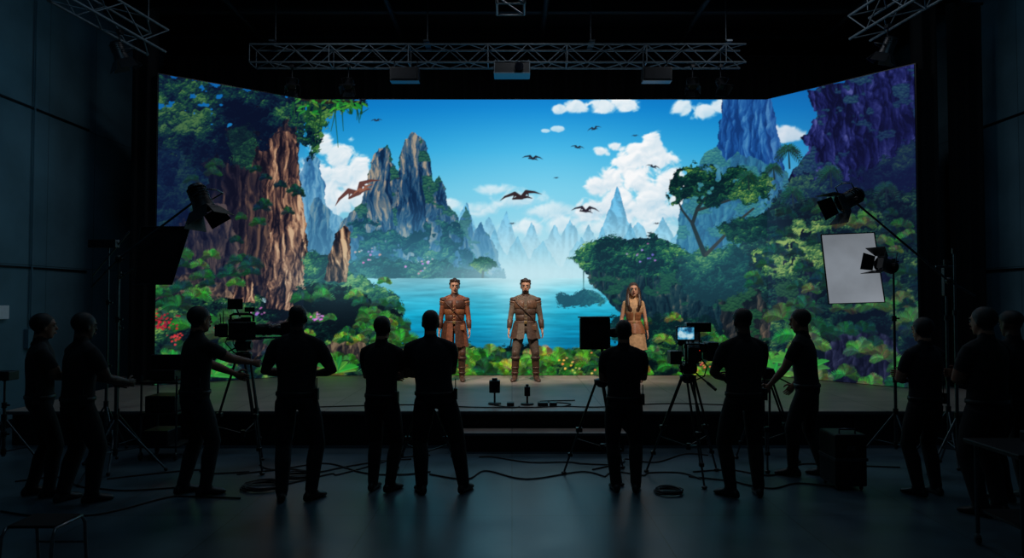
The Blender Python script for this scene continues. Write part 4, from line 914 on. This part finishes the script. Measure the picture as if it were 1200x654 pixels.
for i in range(5): b.box((cx-.12+i*.05,cy-.172,.66),(.02,.006,.02),1)
b.obj('equipment_cart',SM)
b=B(); b.box((3.39,7.05,.30),(.32,.36,.52),0,bev=.02); b.box((3.39,7.05,.31),(.335,.375,.03),1,bev=.004); b.box((3.39,6.866,.42),(.08,.012,.05),1,bev=.004)
b.tube([(3.31,6.95,.56),(3.31,6.95,.60),(3.47,6.95,.60),(3.47,6.95,.56)],.01,1,6)
for sx in(-1,1):
    for sy in(-1,1): b.ball((3.39+sx*.12,7.05+sy*.13,.022),(.018,.025,.022),0,8)
b.obj('equipment_case',SM)
b=B(); b.box((4.10,5.15,.80),(1.05,.6,.035),0,bev=.008)
for sx in(-1,1):
    for sy in(-1,1): b.tube([(4.10+sx*.46,5.15+sy*.24,.79),(4.10+sx*.46,5.15+sy*.24,.09)],.016,1,8); b.ball((4.10+sx*.46,5.15+sy*.24,.045),(.02,.042,.045),0,10)
b.tube([(3.64,4.91,.25),(4.56,4.91,.25)],.012,1,8); b.tube([(3.64,5.39,.25),(4.56,5.39,.25)],.012,1,8); b.box((4.10,5.15,.27),(.9,.46,.02),0,bev=.004)
b.box((4.15,5.2,.86),(.4,.3,.08),0,bev=.012); b.box((4.2,5.1,.36),(.5,.34,.16),0,bev=.012)
b.obj('rolling_table',SM)
b=B(); cx,cy=-3.2,4.72
for sx in(-1,1):
    b.tube([(cx+sx*.17,cy-.2,.02),(cx+sx*.17,cy-.17,.34),(cx+sx*.165,cy-.14,.39),(cx+sx*.165,cy+.14,.39),(cx+sx*.17,cy+.17,.34),(cx+sx*.17,cy+.2,.02)],.012,1,8)
b.tube([(cx-.17,cy-.17,.2),(cx+.17,cy-.17,.2)],.010,1,8); b.tube([(cx-.17,cy+.17,.2),(cx+.17,cy+.17,.2)],.010,1,8); b.box((cx,cy,.40),(.32,.27,.02),4,bev=.008)
for sx in(-1,1):
    for sy in(-1,1): b.ball((cx+sx*.17,cy+sy*.2,.014),.016,0,8)
b.obj('folding_stool',[M_black,M_steel,M_glass,M_diff,M_cloth])
def cable(b,pts,r=.008,z=.009):
    P=[]
    n=len(pts)
    for i in range(n-1):
        p0=pts[max(i-1,0)];p1=pts[i];p2=pts[i+1];p3=pts[min(i+2,n-1)]
        for k in range(8):
            t=k/8; P.append(tuple(.5*((2*p1[c])+(-p0[c]+p2[c])*t+(2*p0[c]-5*p1[c]+4*p2[c]-p3[c])*t*t+(-p0[c]+3*p1[c]-3*p2[c]+p3[c])*t**3) for c in(0,1))+(z,))
    P.append((pts[-1][0],pts[-1][1],z)); b.tube(P,r,0,6)
b=B(); q=random.Random(5)
for (a,c) in (((-4.3,7.3),(-2.9,7.6)),((-3.0,7.5),(-1.2,8.2)),((-2.9,7.9),(-.9,7.6)),((-.9,7.5),(1.0,7.4)),((1.0,7.4),(2.0,7.3)),((1.9,7.4),(3.3,7.0)),((-.4,8.3),(1.2,7.9)),((-4.6,6.2),(-2.6,6.6)),((2.0,7.6),(4.4,7.8)),((-2.4,7.0),(-1.0,8.4)),((.9,7.7),(2.4,8.4)),((-5.2,7.2),(-3.3,7.0))):
    P=[a]+[(a[0]+(c[0]-a[0])*t+q.uniform(-.15,.15),a[1]+(c[1]-a[1])*t+q.uniform(-.25,.25)) for t in(.2,.4,.6,.8)]+[c]; cable(b,P)
b.obj('floor_cables',[M_rub])
def coil(x,y,r):
    b=B(); P=[]
    for i in range(110):
        a=i*.25; R=r*(1+.12*math.sin(i*.7)+.1*math.sin(i*.13)); P.append((x+R*math.cos(a),y+R*.9*math.sin(a),.009+.012*(i/25)%.03+.001*i/4*.3))
    b.tube(P,.008,0,6); b.obj('cable_coil',[M_rub])
coil(-2.53,6.98,.18); coil(-2.3,7.38,.14); coil(1.55,6.80,.12)
b=B()
def scable(b,pts): cable(b,pts,.008,.469)
scable(b,[(-.24,9.35),(-.05,9.2),(.3,9.17),(.7,9.25),(1.2,9.2),(2.2,9.5),(3.2,9.3)]); scable(b,[(.1,9.25),(0,9.15),(-.6,9.2),(-1.4,9.4),(-2.6,9.2)]); scable(b,[(.7,9.25),(.8,9.5),(.4,9.7),(.9,9.8)])
b.obj('stage_cables',[M_rub])
b=B(); b.box((XL+.03,9.95,1.72),(.05,.34,.2),0,bev=.006); b.obj('wall_notice',[M_white])
b=B(); b.box((XL+.04,10.6,1.3),(.08,.2,.3),0,bev=.01); b.tube([(XL+.04,10.6,1.45),(XL+.04,10.6,7.3)],.015,0,8); b.obj('wall_switch_box',[M_wall])
b=B()
for z in(2.4,4.9):
    b.box((XL+.012,8,z),(.02,8,.03),0); b.box((XR-.012,8,z),(.02,8,.03),0)
b.obj('trim_1',[M_black])

# ------------------------------------------------------------------ light
w=bpy.data.worlds.new('studio_ambient'); sc.world=w; w.use_nodes=True
w.node_tree.nodes['Background'].inputs[0].default_value=(.25,.5,.72,1); w.node_tree.nodes['Background'].inputs[1].default_value=.014
for i,k in enumerate(keys):
    l=bpy.data.lights.new('key_spot','SPOT'); l.energy=1100; l.color=(1,.87,.74); l.spot_size=D(26); l.spot_blend=.8; l.shadow_soft_size=.12
    o=bpy.data.objects.new('spotlight_beam',l); COL.objects.link(o); t=V((-1.0,.25,2.15)[i:i+1]+(12.2,1.45)); d=(t-V(k)).normalized(); o.location=V(k)+d*.36; o.rotation_euler=d.to_track_quat('-Z','Y').to_euler()
def area(x,y,z,t,e,s,c=(.35,.7,1)):
    l=bpy.data.lights.new('added_fill_light','AREA'); l.energy=e; l.size=s; l.color=c
    o=bpy.data.objects.new('added_fill_light',l); COL.objects.link(o); o.location=(x,y,z); d=V(t)-V((x,y,z)); o.rotation_euler=d.to_track_quat('-Z','Y').to_euler()
area(-4.2,7.0,6.95,(-7.5,10.8,2.5),13,.6); area(5.0,7.0,6.95,(8.2,11.2,2.5),13,.6)  # added fill without fixtures: blue wash to brighten the side walls
area(-3.0,10.3,7.05,(-3.0,10.3,0),17,.8,(.8,.86,.95)); area(.3,10.3,7.05,(.3,10.3,0),17,.8,(.8,.86,.95)); area(3.8,10.3,7.05,(3.8,10.3,0),17,.8,(.8,.86,.95))  # added downlights with no lamp behind them, to lift the stage deck
area(0,3.6,7.0,(0,5.2,0),13,1.2,(.4,.75,1))  # added blue overhead fill for the studio floor, no fixture there

cam=bpy.data.cameras.new('camera'); cam.lens=24; cam.sensor_width=36; cam.clip_end=100
co=bpy.data.objects.new('camera',cam); COL.objects.link(co); co.location=(0,0,1.92); co.rotation_euler=(D(90+1.65),0,0); sc.camera=co
